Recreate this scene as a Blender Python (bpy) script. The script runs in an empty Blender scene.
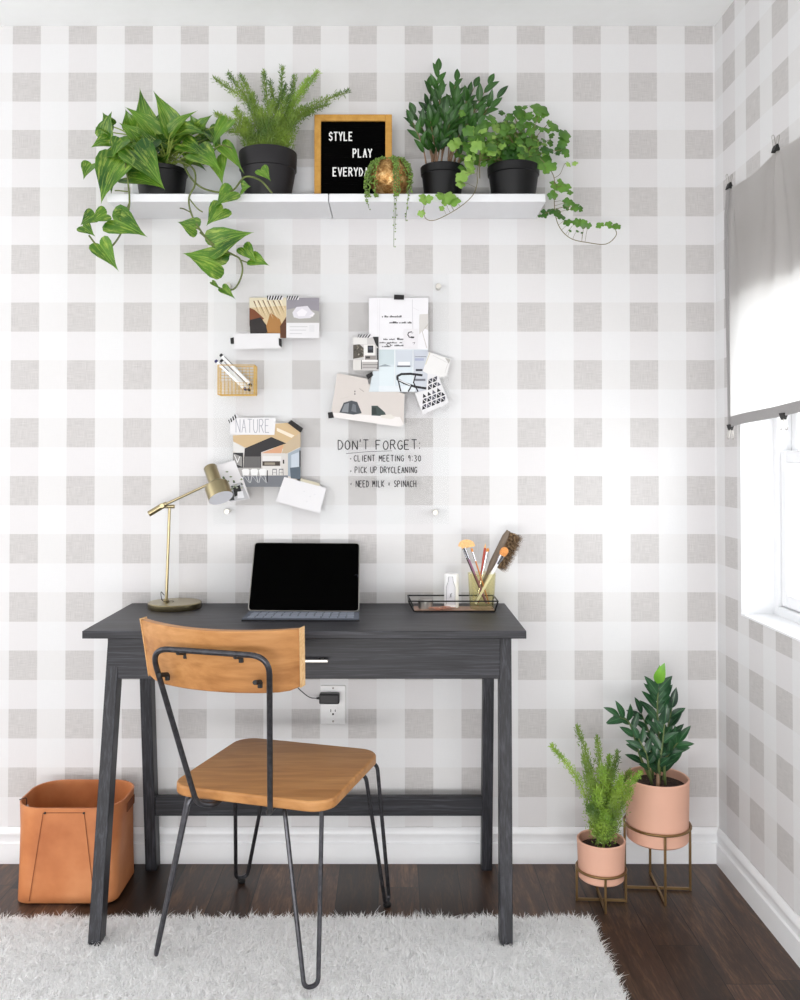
import bpy, math, random
from mathutils import Vector, Matrix, noise
random.seed(7)
C = bpy.context.scene.collection
S = bpy.context.scene
PI = math.pi
D, H, F, TILT = 2.647, 1.18, 900.0, math.radians(.85)
CX, CY = 391.0, 444.65

# ---------------- camera, world, light, exposure ----------------
cd = bpy.data.cameras.new('camera'); cam = bpy.data.objects.new('camera', cd); C.objects.link(cam)
cd.sensor_fit = 'HORIZONTAL'; cd.sensor_width = 36; cd.lens = F/800*36
cd.shift_x = 9/800; cd.shift_y = -55.35/800
cam.location = (0, -D, H); cam.rotation_euler = (PI/2+TILT, 0, 0)
S.camera = cam
S.view_settings.view_transform = 'Standard'; S.view_settings.look = 'None'
S.view_settings.gamma = 1; S.view_settings.use_curve_mapping = False
S.view_settings.exposure = -0.37

w = bpy.data.worlds.new('daylight'); S.world = w; w.use_nodes = True
nt = w.node_tree; nt.nodes.clear()
tc = nt.nodes.new('ShaderNodeTexCoord'); sx = nt.nodes.new('ShaderNodeSeparateXYZ')
mr = nt.nodes.new('ShaderNodeMapRange'); bg = nt.nodes.new('ShaderNodeBackground'); wo = nt.nodes.new('ShaderNodeOutputWorld')
nt.links.new(tc.outputs['Generated'], sx.inputs[0]); nt.links.new(sx.outputs[0], mr.inputs[0])
mr.inputs[1].default_value = .05; mr.inputs[2].default_value = .6; mr.inputs[3].default_value = 1.95; mr.inputs[4].default_value = 6.5
m2 = nt.nodes.new('ShaderNodeMapRange'); nt.links.new(sx.outputs[0], m2.inputs[0])
for i_, v_ in enumerate((-.1, -.9, 0.0, 1.1)): m2.inputs[i_+1].default_value = v_
ad = nt.nodes.new('ShaderNodeMath'); ad.operation = 'ADD'; nt.links.new(mr.outputs[0], ad.inputs[0]); nt.links.new(m2.outputs[0], ad.inputs[1])
nt.links.new(ad.outputs[0], bg.inputs[1]); bg.inputs[0].default_value = (.985, .99, 1, 1)
nt.links.new(bg.outputs[0], wo.inputs[0])

def area(name, loc, target, sx_, sy_, power, col=(1, 1, 1)):
    l = bpy.data.lights.new(name, 'AREA'); l.shape = 'RECTANGLE'; l.size = sx_; l.size_y = sy_; l.energy = power; l.color = col
    o = bpy.data.objects.new(name, l); C.objects.link(o); o.location = loc
    o.rotation_euler = (Vector(target)-Vector(loc)).to_track_quat('-Z', 'Y').to_euler(); return o
area('low_rear_fill', (-.3, -4.7, .28), (0, 0, .45), 3.4, .48, 105, (1, .99, .98))  # added fill light behind the camera, lifts the lower wall; no door there

# ---------------- pixel rays -> world points ----------------
def ray(px, py):
    a, b = (px-CX)/F, -(py-CY)/F
    c, s = math.cos(TILT), math.sin(TILT)
    return Vector((a, c-b*s, s+b*c))
def PY(px, py, Y=0.0):
    d = ray(px, py); t = (Y+D)/d.y; return Vector((d.x*t, Y, H+d.z*t))
def PZ(px, py, z=0.0):
    d = ray(px, py); t = (z-H)/d.z; return Vector((d.x*t, -D+d.y*t, z))
def PX(px, py, X):
    d = ray(px, py); t = X/d.x; return Vector((X, -D+d.y*t, H+d.z*t))

# ---------------- mesh builder ----------------
class MB:
    def __init__(s): s.v = []; s.f = []; s.m = []; s.uv = {}; s.uvs = []
    def add(s, vs, fs, m=0, uvs=None):
        b = len(s.v); s.v += [tuple(x) for x in vs]
        s.uvs += uvs if uvs else [(0, 0)]*len(vs)
        for f in fs: s.f.append(tuple(i+b for i in f)); s.m.append(m)
        return s
    def box(s, a, b, m=0):
        (x0, y0, z0), (x1, y1, z1) = a, b
        return s.hexa([(x0,y0,z0),(x1,y0,z0),(x1,y1,z0),(x0,y1,z0)], [(x0,y0,z1),(x1,y0,z1),(x1,y1,z1),(x0,y1,z1)], m)
    def hexa(s, q0, q1, m=0):      # two matching polygons -> solid
        n = len(q0); vs = list(q0)+list(q1)
        fs = [tuple(range(n))[::-1], tuple(range(n, 2*n))]+[(i, (i+1) % n, n+(i+1) % n, n+i) for i in range(n)]
        return s.add(vs, fs, m)
    def prism(s, pts, off, m=0):
        off = Vector(off); return s.hexa([Vector(p) for p in pts], [Vector(p)+off for p in pts], m)
    def tube(s, pts, r, n=10, m=0, cap=True, closed=False):
        pts = [Vector(p) for p in pts]; N = len(pts)
        rs = r if isinstance(r, (list, tuple)) else [r]*N
        T = []
        for i in range(N):
            if closed: t = pts[(i+1) % N]-pts[i-1]
            else: t = pts[min(i+1, N-1)]-pts[max(i-1, 0)]
            T.append(t.normalized())
        u = T[0].orthogonal().normalized(); vs = []
        for i in range(N):
            u = (u-T[i]*u.dot(T[i])).normalized(); w_ = T[i].cross(u)
            for k in range(n):
                a = 2*PI*k/n; vs.append(pts[i]+(u*math.cos(a)+w_*math.sin(a))*rs[i])
        fs = []
        for i in range(N if closed else N-1):
            j = (i+1) % N
            for k in range(n): fs.append((i*n+k, i*n+(k+1) % n, j*n+(k+1) % n, j*n+k))
        if cap and not closed: fs += [tuple(range(n))[::-1], tuple((N-1)*n+k for k in range(n))]
        return s.add(vs, fs, m)
    def lathe(s, prof, c=(0, 0, 0), n=48, m=0, axis=None, sx=1, sy=1, close=False):
        c = Vector(c); vs = []; N = len(prof)
        if axis is None: R = Matrix.Identity(3)
        else: R = Vector(axis).to_track_quat('Z', 'Y').to_matrix()
        for r, z in prof:
            for k in range(n):
                a = 2*PI*k/n; vs.append(c+R @ Vector((r*math.cos(a)*sx, r*math.sin(a)*sy, z)))
        fs = []
        for i in range(N-1 if not close else N):
            j = (i+1) % N
            for k in range(n): fs.append((i*n+k, i*n+(k+1) % n, j*n+(k+1) % n, j*n+k))
        if not close:
            if prof[0][0] > 1e-6: fs.append(tuple(range(n))[::-1])
            if prof[-1][0] > 1e-6: fs.append(tuple((N-1)*n+k for k in range(n)))
        return s.add(vs, fs, m)
    def ball(s, c, r, n=8, m=0, sz=1):
        pr = [(max(1e-5, r*math.sin(PI*i/n)), -r*sz*math.cos(PI*i/n)) for i in range(n+1)]
        return s.lathe(pr, c, n, m)
    def leaf(s, base, tip, w, up=(0, -1, .4), shape='ovate', fold=.22, droop=.1, n=8, m=0):
        base, tip, up = Vector(base), Vector(tip), Vector(up)
        d = tip-base; L = d.length; d.normalize()
        side = d.cross(up); side = side.normalized() if side.length > 1e-4 else d.orthogonal().normalized()
        nr = side.cross(d).normalized()
        if shape == 'heart':
            w *= 1.18; NT, NR = 22, 4; vs = [base]; uv = [(0, 0)]
            for k in range(NR):
                s_ = (k+1)/NR
                for j in range(NT):
                    th = 2*PI*j/NT; hx = math.sin(th)**3; hy = (13*math.cos(th)-5*math.cos(2*th)-2*math.cos(3*th)-math.cos(4*th))
                    al = (5-hy)/22
                    if al < 0: al *= .45
                    else: al = al*(.86+.14*al)
                    al *= s_; hx *= s_
                    vs.append(base+d*(L*al)+side*(hx*w/2)+nr*(fold*w/2*abs(hx)**1.4+droop*L*4*max(0, al)*(1-al)-.05*L*al*al+.018*w*math.sin(al*9+hx*4)*abs(hx)))
                    uv.append((max(0, al), max(-1, min(1, hx/max(.12, 1.05-al)))))
            fs = [(0, 1+j, 1+(j+1) % NT) for j in range(NT)]
            fs += [(1+k*NT+j, 1+(k+1)*NT+j, 1+(k+1)*NT+(j+1) % NT, 1+k*NT+(j+1) % NT) for k in range(NR-1) for j in range(NT)]
            return s.add(vs, fs, m, uv)
        def pf(t):
            if shape == 'lance': return math.sin(PI*t**.8)**.85 if 0 < t < 1 else 0.02
            return (math.sin(PI*t**.72)) ** .9 if 0 < t < 1 else .02
        vs = []; uv = []; cols = (-1, -.5, 0, .5, 1)
        for i in range(n+1):
            t = i/n; ww = pf(min(t, .999))*w/2
            c = base+d*(L*t)+nr*(droop*L*4*t*(1-t))
            for q in cols:
                bk = -.13*L*abs(q)*max(0, 1-t*5)**1.5 if shape == 'heart' else 0
                vs.append(c+side*(q*ww)+nr*(fold*ww*abs(q)**1.4)+d*bk+nr*(.02*w*math.sin(t*9+q*3)*abs(q))); uv.append((t, q))
        fs = [(i*5+k, i*5+k+1, i*5+k+6, i*5+k+5) for i in range(n) for k in range(4)]
        return s.add(vs, fs, m, uv)
    def fan(s, c, pts, m=0, lift=0.0, nr=(0, 0, 0)):
        c = Vector(c)+Vector(nr)*lift
        n = len(pts); return s.add([c]+list(pts), [(0, i+1, (i+1) % n+1) for i in range(n)], m, [(0, 0)]+[(1, .5)]*n)
    def build(s, name, mats, parent=None, smooth=False, bevel=0, seg=2, loc=None, angle=35, sub=0):
        me = bpy.data.meshes.new(name)
        if loc is None: loc = ORG.get(parent.name, Vector()) if parent else Vector()
        loc = Vector(loc)
        me.from_pydata([(x-loc.x, y-loc.y, z-loc.z) for x, y, z in s.v], [], s.f)
        if not isinstance(mats, (list, tuple)): mats = [mats]
        for x in mats: me.materials.append(x)
        me.polygons.foreach_set('material_index', s.m)
        if any(u != (0, 0) for u in s.uvs):
            ul = me.uv_layers.new(name='uv'); vi = [0]*len(me.loops); me.loops.foreach_get('vertex_index', vi)
            flat = []
            for i in vi: flat += s.uvs[i]
            ul.data.foreach_set('uv', flat)
        me.update()
        o = bpy.data.objects.new(name, me); C.objects.link(o)
        if parent: o.parent = parent; ORG[o.name] = loc
        else: o.location = loc; ORG[o.name] = loc
        if bevel:
            b = o.modifiers.new('bevel', 'BEVEL'); b.width = bevel; b.segments = seg; b.limit_method = 'ANGLE'; b.angle_limit = math.radians(angle)
        if sub:
            b = o.modifiers.new('sub', 'SUBSURF'); b.levels = sub; b.render_levels = sub
        if smooth or bevel:
            me.polygons.foreach_set('use_smooth', [True]*len(me.polygons))
            if not sub:
                try: me.set_sharp_from_angle(angle=math.radians(40))
                except Exception: pass
        return o
ORG = {}
def thing(name, loc, label, cat, group=None, kind=None):
    o = bpy.data.objects.new(name, None); C.objects.link(o); o.location = loc; o.empty_display_size = .05
    ORG[o.name] = Vector(loc); tag(o, label, cat, group, kind); return o
def tag(o, label=None, cat=None, group=None, kind=None):
    if label: o['label'] = label
    if cat: o['category'] = cat
    if group: o['group'] = group
    if kind: o['kind'] = kind
    return o
def smoothpath(pts, k=6):
    pts = [Vector(p) for p in pts]; P = [pts[0]*2-pts[1]]+pts+[pts[-1]*2-pts[-2]]; out = []
    for i in range(1, len(P)-2):
        for j in range(k):
            t = j/k; a, b, c, d = P[i-1], P[i], P[i+1], P[i+2]
            out.append(.5*((2*b)+(c-a)*t+(2*a-5*b+4*c-d)*t*t+(3*b-a-3*c+d)*t**3))
    out.append(pts[-1]); return out
def arcpath(pts, r, k=6):       # polyline with rounded corners
    pts = [Vector(p) for p in pts]; out = [pts[0]]
    for i in range(1, len(pts)-1):
        a, b, c = pts[i-1], pts[i], pts[i+1]; rr = min(r, (a-b).length*.48, (c-b).length*.48)
        p, q = b+(a-b).normalized()*rr, b+(c-b).normalized()*rr
        for j in range(k+1):
            t = j/k; out.append(p*(1-t)**2+b*2*t*(1-t)+q*t*t)
    out.append(pts[-1]); return out

# ---------------- materials ----------------
def lin(c): return tuple(((x/255)/12.92 if x/255 <= .04045 else ((x/255+.055)/1.055)**2.4) for x in c)+(1,)
class N:
    def __init__(s, name):
        s.mat = bpy.data.materials.new(name); s.mat.use_nodes = True; s.t = s.mat.node_tree; s.t.nodes.clear()
        s.out = s.n('OutputMaterial'); s.b = s.n('BsdfPrincipled'); s.l(s.b.outputs[0], s.out.inputs[0])
    def n(s, k): return s.t.nodes.new('ShaderNode'+k)
    def l(s, a, b): s.t.links.new(a, b)
    def put(s, i, v):
        if hasattr(v, 'default_value') or hasattr(v, 'is_output'): s.l(v, i)
        else: i.default_value = v
    def math(s, op, a, b=0.0, clamp=False):
        m = s.n('Math'); m.operation = op; m.use_clamp = clamp; s.put(m.inputs[0], a); s.put(m.inputs[1], b); return m.outputs[0]
    def mix(s, f, a, b, mode='MIX'):
        m = s.n('Mix'); m.data_type = 'RGBA'; m.blend_type = mode; s.put(m.inputs[0], f); s.put(m.inputs[6], a); s.put(m.inputs[7], b); return m.outputs[2]
    def noise(s, scale=5, vec=None, sc=None, detail=3, rough=.5, dist=0):
        n = s.n('TexNoise'); n.inputs['Scale'].default_value = scale; n.inputs['Detail'].default_value = detail
        n.inputs['Roughness'].default_value = rough; n.inputs['Distortion'].default_value = dist
        if vec is None: vec = s.obj()
        if sc:
            mp = s.n('Mapping'); mp.inputs['Scale'].default_value = sc; s.l(vec, mp.inputs[0]); vec = mp.outputs[0]
        s.l(vec, n.inputs['Vector']); return n.outputs[0]
    def obj(s): return s.n('TexCoord').outputs['Object']
    def ramp(s, f, stops):
        r = s.n('ValToRGB'); e = r.color_ramp.elements
        e[0].position, e[0].color = stops[0]; e[1].position, e[1].color = stops[-1]
        for p, c in stops[1:-1]: x = e.new(p); x.color = c
        s.l(f, r.inputs[0]); return r.outputs[0]
    def rng(s, v, a, b, c, d):
        m = s.n('MapRange'); s.put(m.inputs[0], v)
        for i, x in enumerate((a, b, c, d)): m.inputs[i+1].default_value = x
        return m.outputs[0]
    def bump(s, h, strength=.2, dist=.002):
        b = s.n('Bump'); b.inputs['Strength'].default_value = strength; b.inputs['Distance'].default_value = dist
        s.l(h, b.inputs['Height']); s.l(b.outputs[0], s.b.inputs['Normal'])
    def set(s, col=None, rough=None, metal=None, **k):
        if col is not None: s.put(s.b.inputs['Base Color'], col)
        if rough is not None: s.put(s.b.inputs['Roughness'], rough)
        if metal is not None: s.b.inputs['Metallic'].default_value = metal
        for a, v in k.items(): s.b.inputs[a.replace('_', ' ')].default_value = v
        return s
def plain(name, rgb, rough=.5, metal=0, var=.04, scale=30, **k):
    m = N(name); c = lin(rgb)
    n = m.noise(scale); f = m.rng(n, .3, .7, 1-var, 1+var)
    vm = m.n('VectorMath'); vm.operation = 'SCALE'; vm.inputs[0].default_value = c[:3]; m.l(f, vm.inputs[3])
    m.l(vm.outputs[0], m.b.inputs['Base Color']); m.set(None, rough, metal, **k); return m.mat
def translucent(m, col, amt):
    tr = m.n('BsdfTranslucent'); m.put(tr.inputs[0], col); mx = m.n('MixShader'); mx.inputs[0].default_value = amt
    m.l(m.b.outputs[0], mx.inputs[1]); m.l(tr.outputs[0], mx.inputs[2]); m.l(mx.outputs[0], m.out.inputs[0])

def wallpaper(name, axis, x0, px_, wx, z0, pz, wz):
    m = N(name); s = m.n('SeparateXYZ'); m.l(m.obj(), s.inputs[0]); U = s.outputs[axis]; Z = s.outputs[2]
    def stripe(v, a, p, w_):
        t = m.math('FLOORED_MODULO', m.math('SUBTRACT', v, a), p); return m.math('LESS_THAN', t, w_)
    su = stripe(U, x0, px_, wx); sz = stripe(Z, z0, pz, wz)
    if axis == 0:
        fine1 = m.noise(1, sc=(700, 20, 30), detail=2); fine2 = m.noise(1, sc=(30, 20, 700), detail=2)
    else:
        fine1 = m.noise(1, sc=(20, 700, 30), detail=2); fine2 = m.noise(1, sc=(20, 30, 700), detail=2)
    weave = m.math('ADD', fine1, fine2)
    base = lin((222, 222, 223)); band = lin((217, 215, 216)); hband = lin((218, 217, 217)); dark = lin((194, 191, 190))
    c = m.mix(su, base, band); c2 = m.mix(su, hband, dark); col = m.mix(sz, c, c2)
    both = m.math('MULTIPLY', su, sz)
    amp = m.math('ADD', m.math('MULTIPLY', both, .38), .05)
    f = m.math('ADD', 1.0, m.math('MULTIPLY', m.math('SUBTRACT', weave, 1.0), amp))
    vm = m.n('VectorMath'); vm.operation = 'SCALE'; m.l(col, vm.inputs[0]); m.l(f, vm.inputs[3])
    m.set(vm.outputs[0], .75); m.bump(weave, .08, .001); return m.mat
PZP = .17047; Z0 = 2.3203-.086-PZP*14
WP_BACK = wallpaper('buffalo_check_wallpaper', 0, -1.120, .1658, .083, Z0, PZP, .086)
WP_RIGHT = wallpaper('buffalo_check_wallpaper_side', 1, -.153-.168*40, .168, .092, Z0, PZP, .086)
M_CEIL = plain('ceiling_paint', (248, 250, 250), .8, var=.01)
M_TRIM = plain('white_trim_paint', (236, 237, 239), .35, var=.01)
M_SHELF = plain('white_shelf_paint', (226, 227, 230), .4, var=.01)

def floor_mat():
    m = N('dark_oak_planks'); s = m.n('SeparateXYZ'); m.l(m.obj(), s.inputs[0]); x, y = s.outputs[0], s.outputs[1]
    wpl = .112; xs = m.math('DIVIDE', m.math('SUBTRACT', x, .636-wpl*40), wpl); idx = m.math('FLOOR', xs); fr = m.math('FRACT', xs)
    wn = m.n('TexWhiteNoise'); wn.noise_dimensions = '1D'; m.l(idx, wn.inputs['W'])
    ys = m.math('DIVIDE', m.math('ADD', y, m.math('MULTIPLY', wn.outputs[0], 3.1)), 1.15); iy = m.math('FLOOR', ys); fy = m.math('FRACT', ys)
    cb = m.n('CombineXYZ'); m.l(idx, cb.inputs[0]); m.l(iy, cb.inputs[1]); wn2 = m.n('TexWhiteNoise'); m.l(cb.outputs[0], wn2.inputs['Vector'])
    gv = m.n('CombineXYZ'); m.l(m.math('ADD', x, m.math('MULTIPLY', wn2.outputs[0], 9)), gv.inputs[0]); m.l(m.math('MULTIPLY', y, .11), gv.inputs[1])
    g1 = m.noise(42, gv.outputs[0], detail=5, rough=.65, dist=.8); g2 = m.noise(260, gv.outputs[0], detail=3, rough=.6)
    g = m.math('ADD', m.math('MULTIPLY', g1, .65), m.math('MULTIPLY', g2, .35))
    c1 = m.ramp(g, [(.3, lin((30, 22, 19))), (.5, lin((64, 46, 37))), (.7, lin((110, 82, 62)))])
    tone = m.rng(wn2.outputs[0], 0, 1, .32, 1.75)
    vm = m.n('VectorMath'); vm.operation = 'SCALE'; m.l(c1, vm.inputs[0]); m.l(tone, vm.inputs[3])
    gap = m.math('MAXIMUM', m.math('LESS_THAN', fr, .02), m.math('LESS_THAN', fy, .0016))
    m.set(m.mix(gap, vm.outputs[0], lin((14, 10, 9))), m.rng(g, .3, .7, .28, .42)); m.b.inputs['Specular IOR Level'].default_value = .35
    m.bump(m.math('SUBTRACT', g, m.math('MULTIPLY', gap, 1.5)), .25, .0012); return m.mat
M_FLOOR = floor_mat()

def wood(name, sc, stops, rough=.45, scale=1, dist=1.2, bump=.12):
    m = N(name); g = m.noise(scale, sc=sc, detail=6, rough=.62, dist=dist)
    g2 = m.noise(scale*3.2, sc=sc, detail=3)
    gg = m.math('ADD', m.math('MULTIPLY', g, .7), m.math('MULTIPLY', g2, .3))
    m.set(m.ramp(gg, stops), rough); m.b.inputs['Specular IOR Level'].default_value = .35; m.bump(gg, bump, .001); return m.mat
CH = [(.32, lin((17, 17, 20))), (.5, lin((37, 37, 42))), (.68, lin((68, 68, 75)))]
M_DESKH = wood('charcoal_wood_horizontal_grain', (4, 60, 120), CH)
M_DESKV = wood('charcoal_wood_upright_grain', (110, 110, 4), CH)
M_PINE = wood('honey_wood', (3, 22, 22), [(.25, lin((136, 86, 44))), (.5, lin((180, 127, 75))), (.75, lin((204, 152, 98)))], .42, dist=.8, bump=.05)
M_PINE_LIT = wood('honey_wood_lit_edge', (5, 60, 60), [(.28, lin((186, 137, 84))), (.5, lin((226, 184, 130))), (.72, lin((238, 205, 160)))], .5)  # paler seat wood: window light on the backrest's cut ends, put into the colour
M_STEEL = plain('raw_dark_steel', (74, 74, 78), .38, .85, var=.25, scale=90)
M_BRASS = plain('aged_brass', (164, 152, 120), .28, 1, var=.06, scale=20)
M_BRASSD = plain('stand_brass', (150, 122, 84), .35, .9, var=.08)
M_GOLD = plain('gold_wire', (196, 160, 82), .35, .7)
M_CHROME = plain('satin_nickel', (170, 167, 162), .3, 1)
M_BLACK = plain('black_plastic', (18, 18, 20), .42, var=.1)
M_BLACKM = plain('black_matte', (18, 18, 18), .6)
M_WIRE = plain('black_wire', (20, 20, 21), .45)
M_POT = plain('black_nursery_pot', (15, 15, 17), .45, var=.12, scale=15, Specular_IOR_Level=.3)
M_POTB = plain('charcoal_ribbed_pot', (32, 30, 33), .5, var=.12, scale=15, Specular_IOR_Level=.35)
M_PINK = plain('blush_ceramic', (226, 176, 153), .55, var=.03, scale=8)
def soil():
    m = N('dark_soil'); n = m.noise(120, detail=5, rough=.8); m.set(m.ramp(n, [(.35, lin((20, 13, 10))), (.55, lin((58, 38, 28))), (.75, lin((120, 92, 74)))]), .9); m.bump(n, .9, .006); return m.mat
M_SOIL = soil()
def leather():
    m = N('tan_leather'); n = m.noise(7, detail=4); n2 = m.noise(500, detail=2)
    m.set(m.ramp(n, [(.3, lin((170, 98, 54))), (.5, lin((192, 120, 72))), (.7, lin((208, 140, 92)))]), .5); m.bump(n2, .1, .0005); return m.mat
M_LEATHER = leather()
M_STITCH = plain('dark_stitching', (120, 66, 36), .8)
def leafmat(name, a, b, vein, varie=None, vamt=0, tr=.22, rough=.38, scale=9):
    m = N(name); uv = m.n('UVMap'); uv.uv_map = 'uv'; s = m.n('SeparateXYZ'); m.l(uv.outputs[0], s.inputs[0])
    n = m.noise(scale, detail=3); col = m.mix(m.rng(n, .35, .65, 0, 1), lin(a), lin(b))
    if varie:
        mp = m.n('CombineXYZ'); o = m.n('SeparateXYZ'); m.l(m.obj(), o.inputs[0])
        m.l(m.math('ADD', m.math('MULTIPLY', s.outputs[0], .35), m.math('MULTIPLY', m.math('ABSOLUTE', s.outputs[1]), -.18)), mp.inputs[0])
        m.l(m.math('MULTIPLY', s.outputs[1], .75), mp.inputs[1])
        m.l(m.noise(4), mp.inputs[2])
        v = m.noise(7, mp.outputs[0], detail=4, rough=.7); col = m.mix(m.rng(v, .50, .66, 0, vamt), col, lin(varie))
    mid = m.math('LESS_THAN', m.math('ABSOLUTE', s.outputs[1]), .07)
    if vein: col = m.mix(m.math('MULTIPLY', mid, .6), col, lin(vein))
    m.set(col, rough); translucent(m, col, tr); return m.mat
M_POTHOS = leafmat('golden_pothos_leaf', (30, 80, 14), (96, 144, 34), (130, 168, 62), (184, 202, 92), .6, scale=9, rough=.3)
M_POTHSTEM = plain('pothos_stem', (140, 160, 70), .5)
M_VINE = plain('pothos_vine', (92, 104, 50), .6, var=.3)
M_FERN = leafmat('foxtail_fern_needles', (74, 108, 38), (140, 168, 62), None, scale=14)
M_FERNL = leafmat('bright_fern_needles', (112, 152, 50), (164, 196, 76), None, scale=14)
M_FERNS = plain('fern_stem', (128, 140, 72), .6)
M_ZZS = leafmat('dark_glossy_leaf', (24, 58, 22), (56, 102, 34), (90, 134, 70), scale=10, tr=.12, rough=.35)
M_ZZF = leafmat('blue_green_glossy_leaf', (20, 50, 34), (46, 88, 52), (90, 140, 90), scale=12, tr=.1, rough=.32)
M_ZZN = leafmat('new_bright_leaf', (84, 148, 40), (122, 180, 60), None, scale=12)
M_STEM = plain('green_stem', (96, 112, 66), .5)
M_STEMR = plain('reddish_stem', (128, 100, 76), .6)
M_IVY = leafmat('ivy_leaf', (46, 92, 28), (104, 150, 54), None, scale=11)
M_IVYL = leafmat('pale_ivy_leaf', (120, 164, 66), (160, 194, 98), None, scale=11)
M_IVYS = plain('ivy_vine', (112, 104, 66), .7)
M_PEARL = plain('pearl_bead_leaf', (104, 134, 52), .4, var=.3, scale=60)
def gold_leaf():
    m = N('hammered_gold'); n = m.noise(60, detail=5, rough=.75); n2 = m.noise(170, detail=3)
    m.set(m.ramp(n, [(.3, lin((92, 60, 30))), (.5, lin((176, 132, 78))), (.68, lin((236, 206, 150)))]), .3, .85); m.bump(n2, .6, .004); return m.mat
M_VASE = gold_leaf()
M_FRAME = wood('ochre_frame', (20, 20, 20), [(.3, lin((176, 126, 50))), (.5, lin((196, 146, 66))), (.7, lin((210, 162, 84)))], .5)
def felt():
    m = N('black_felt_grooves'); s = m.n('SeparateXYZ'); m.l(m.obj(), s.inputs[0]); wv = m.math('SINE', m.math('MULTIPLY', s.outputs[2], 1000)); m.set(lin((4, 4, 4)), .95); m.bump(wv, .4, .001); m.b.inputs['Specular IOR Level'].default_value = .03; return m.mat
M_FELT = felt()
M_WHITE = plain('white_plastic', (242, 242, 242), .4, var=.01)
M_PAPER = plain('white_paper', (220, 219, 222), .8, var=.015)
M_PAPER2 = plain('grey_white_paper', (226, 223, 222), .8, var=.02)
M_TAPEK = plain('black_paper_tape', (34, 32, 33), .8)
def thinglass(name, tint, refl=1.0, ior=1.45, rough=.02):
    m = N(name); t = m.n('BsdfTransparent'); t.inputs[0].default_value = tint; g = m.n('BsdfGlossy'); g.inputs['Roughness'].default_value = rough
    lw = m.n('LayerWeight'); lw.inputs[0].default_value = .5; mx = m.n('MixShader')
    m.l(m.math('MULTIPLY', m.math('ADD', .035, m.math('MULTIPLY', m.math('POWER', lw.outputs[1], 4.0), .6)), refl), mx.inputs[0])
    m.l(t.outputs[0], mx.inputs[1]); m.l(g.outputs[0], mx.inputs[2]); m.l(mx.outputs[0], m.out.inputs[0]); m.t.nodes.remove(m.b); return m.mat
M_ACRYL = thinglass('clear_acrylic', (.985, .987, .987, 1), .2, rough=0)
M_PANE = thinglass('window_glass', (.97, .98, .98, 1), .8)
M_TUMBLER = thinglass('olive_tinted_glass', (.96, .94, .80, 1), 1.0)
# ================= SETTING =================
XR = (717-CX)/340.0; ZC = PY(391, 26, 0).z
XL, YF = -2.7, -4.9
def struct(mb, name, m, loc, **k): return tag(mb.build(name, m, loc=loc, **k), kind='structure')
b = MB().box((XL, 0, -.1), (XR+.16, .12, ZC+.1)); struct(b, 'wall_back', WP_BACK, (0, 0, 0))
b = MB().box((XL, YF, -.1), (XR+.16, 0, 0)); struct(b, 'floor', M_FLOOR, (0, 0, 0))
b = MB().box((XL, YF, ZC), (XR+.16, 0, ZC+.1)); struct(b, 'ceiling', M_CEIL, (0, 0, ZC))
# right wall with a window opening
WY1 = PX(741.5, 615, XR).y; WY0 = WY1-1.02; WZ0 = PX(741.5, 615, XR).z; WZ1 = 1.60; WT = .16
b = MB()
b.box((XR, WY1, -.1), (XR+WT, 0, ZC+.1)); b.box((XR, YF, -.1), (XR+WT, WY0, ZC+.1))
b.box((XR, WY0, -.1), (XR+WT, WY1, WZ0)); b.box((XR, WY0, WZ1), (XR+WT, WY1, ZC+.1))
struct(b, 'wall_right', WP_RIGHT, (XR, 0, 0), bevel=0)
# baseboards with a moulded profile
prof = [(0, 0), (.013, 0), (.013, .058), (.008, .0610), (.008, .078), (.011, .083), (.011, .088), (.008, .096), (.003, .102), (0, .102)]
b = MB().prism([(XL, -y, z) for y, z in prof], (XR-XL, 0, 0)); struct(b, 'baseboard_back', M_TRIM, (0, 0, 0), smooth=True)
b = MB().prism([(XR-y, 0-.0001, z) for y, z in prof], (0, YF, 0)); struct(b, 'baseboard_right', M_TRIM, (XR, 0, 0), smooth=True)
# window: white reveal lining, frame, two sashes, panes
wn = thing('window_1', (XR, WY1, WZ0), None, None, kind='structure')
b = MB(); e = .004
b.box((XR-.001, WY1-e, WZ0), (XR+.09, WY1, WZ1)); b.box((XR-.001, WY0, WZ0), (XR+.09, WY0+e, WZ1))
b.box((XR-.002, WY0, WZ0-.001), (XR+.09, WY1, WZ0+e)); b.box((XR-.001, WY0, WZ1-e), (XR+.09, WY1, WZ1))
b.build('reveal_lining', M_TRIM, wn)
def rect_frame(b, x0, x1, y0, y1, z0, z1, t):
    b.box((x0, y0, z0), (x1, y0+t, z1)); b.box((x0, y1-t, z0), (x1, y1, z1))
    b.box((x0, y0+t, z0), (x1, y1-t, z0+t)); b.box((x0, y0+t, z1-t), (x1, y1-t, z1))
b = MB(); rect_frame(b, XR+.088, XR+.158, WY0, WY1, WZ0, WZ1, .028); b.build('window_frame', M_TRIM, wn, bevel=.003)
ZM = 1.20
b = MB(); rect_frame(b, XR+.096, XR+.122, WY0+.03, WY1-.03, WZ0+.03, ZM, .034); b.build('sash', M_TRIM, wn, bevel=.004)
b = MB(); rect_frame(b, XR+.126, XR+.150, WY0+.03, WY1-.03, ZM-.034, WZ1-.03, .034); b.build('sash', M_TRIM, wn, bevel=.004)
b = MB().box((XR+.108, WY0+.06, WZ0+.06), (XR+.111, WY1-.06, ZM-.03)); b.build('pane', M_PANE, wn)
b = MB().box((XR+.137, WY0+.06, ZM-.03), (XR+.140, WY1-.06, WZ1-.06)); b.build('pane', M_PANE, wn)

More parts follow.
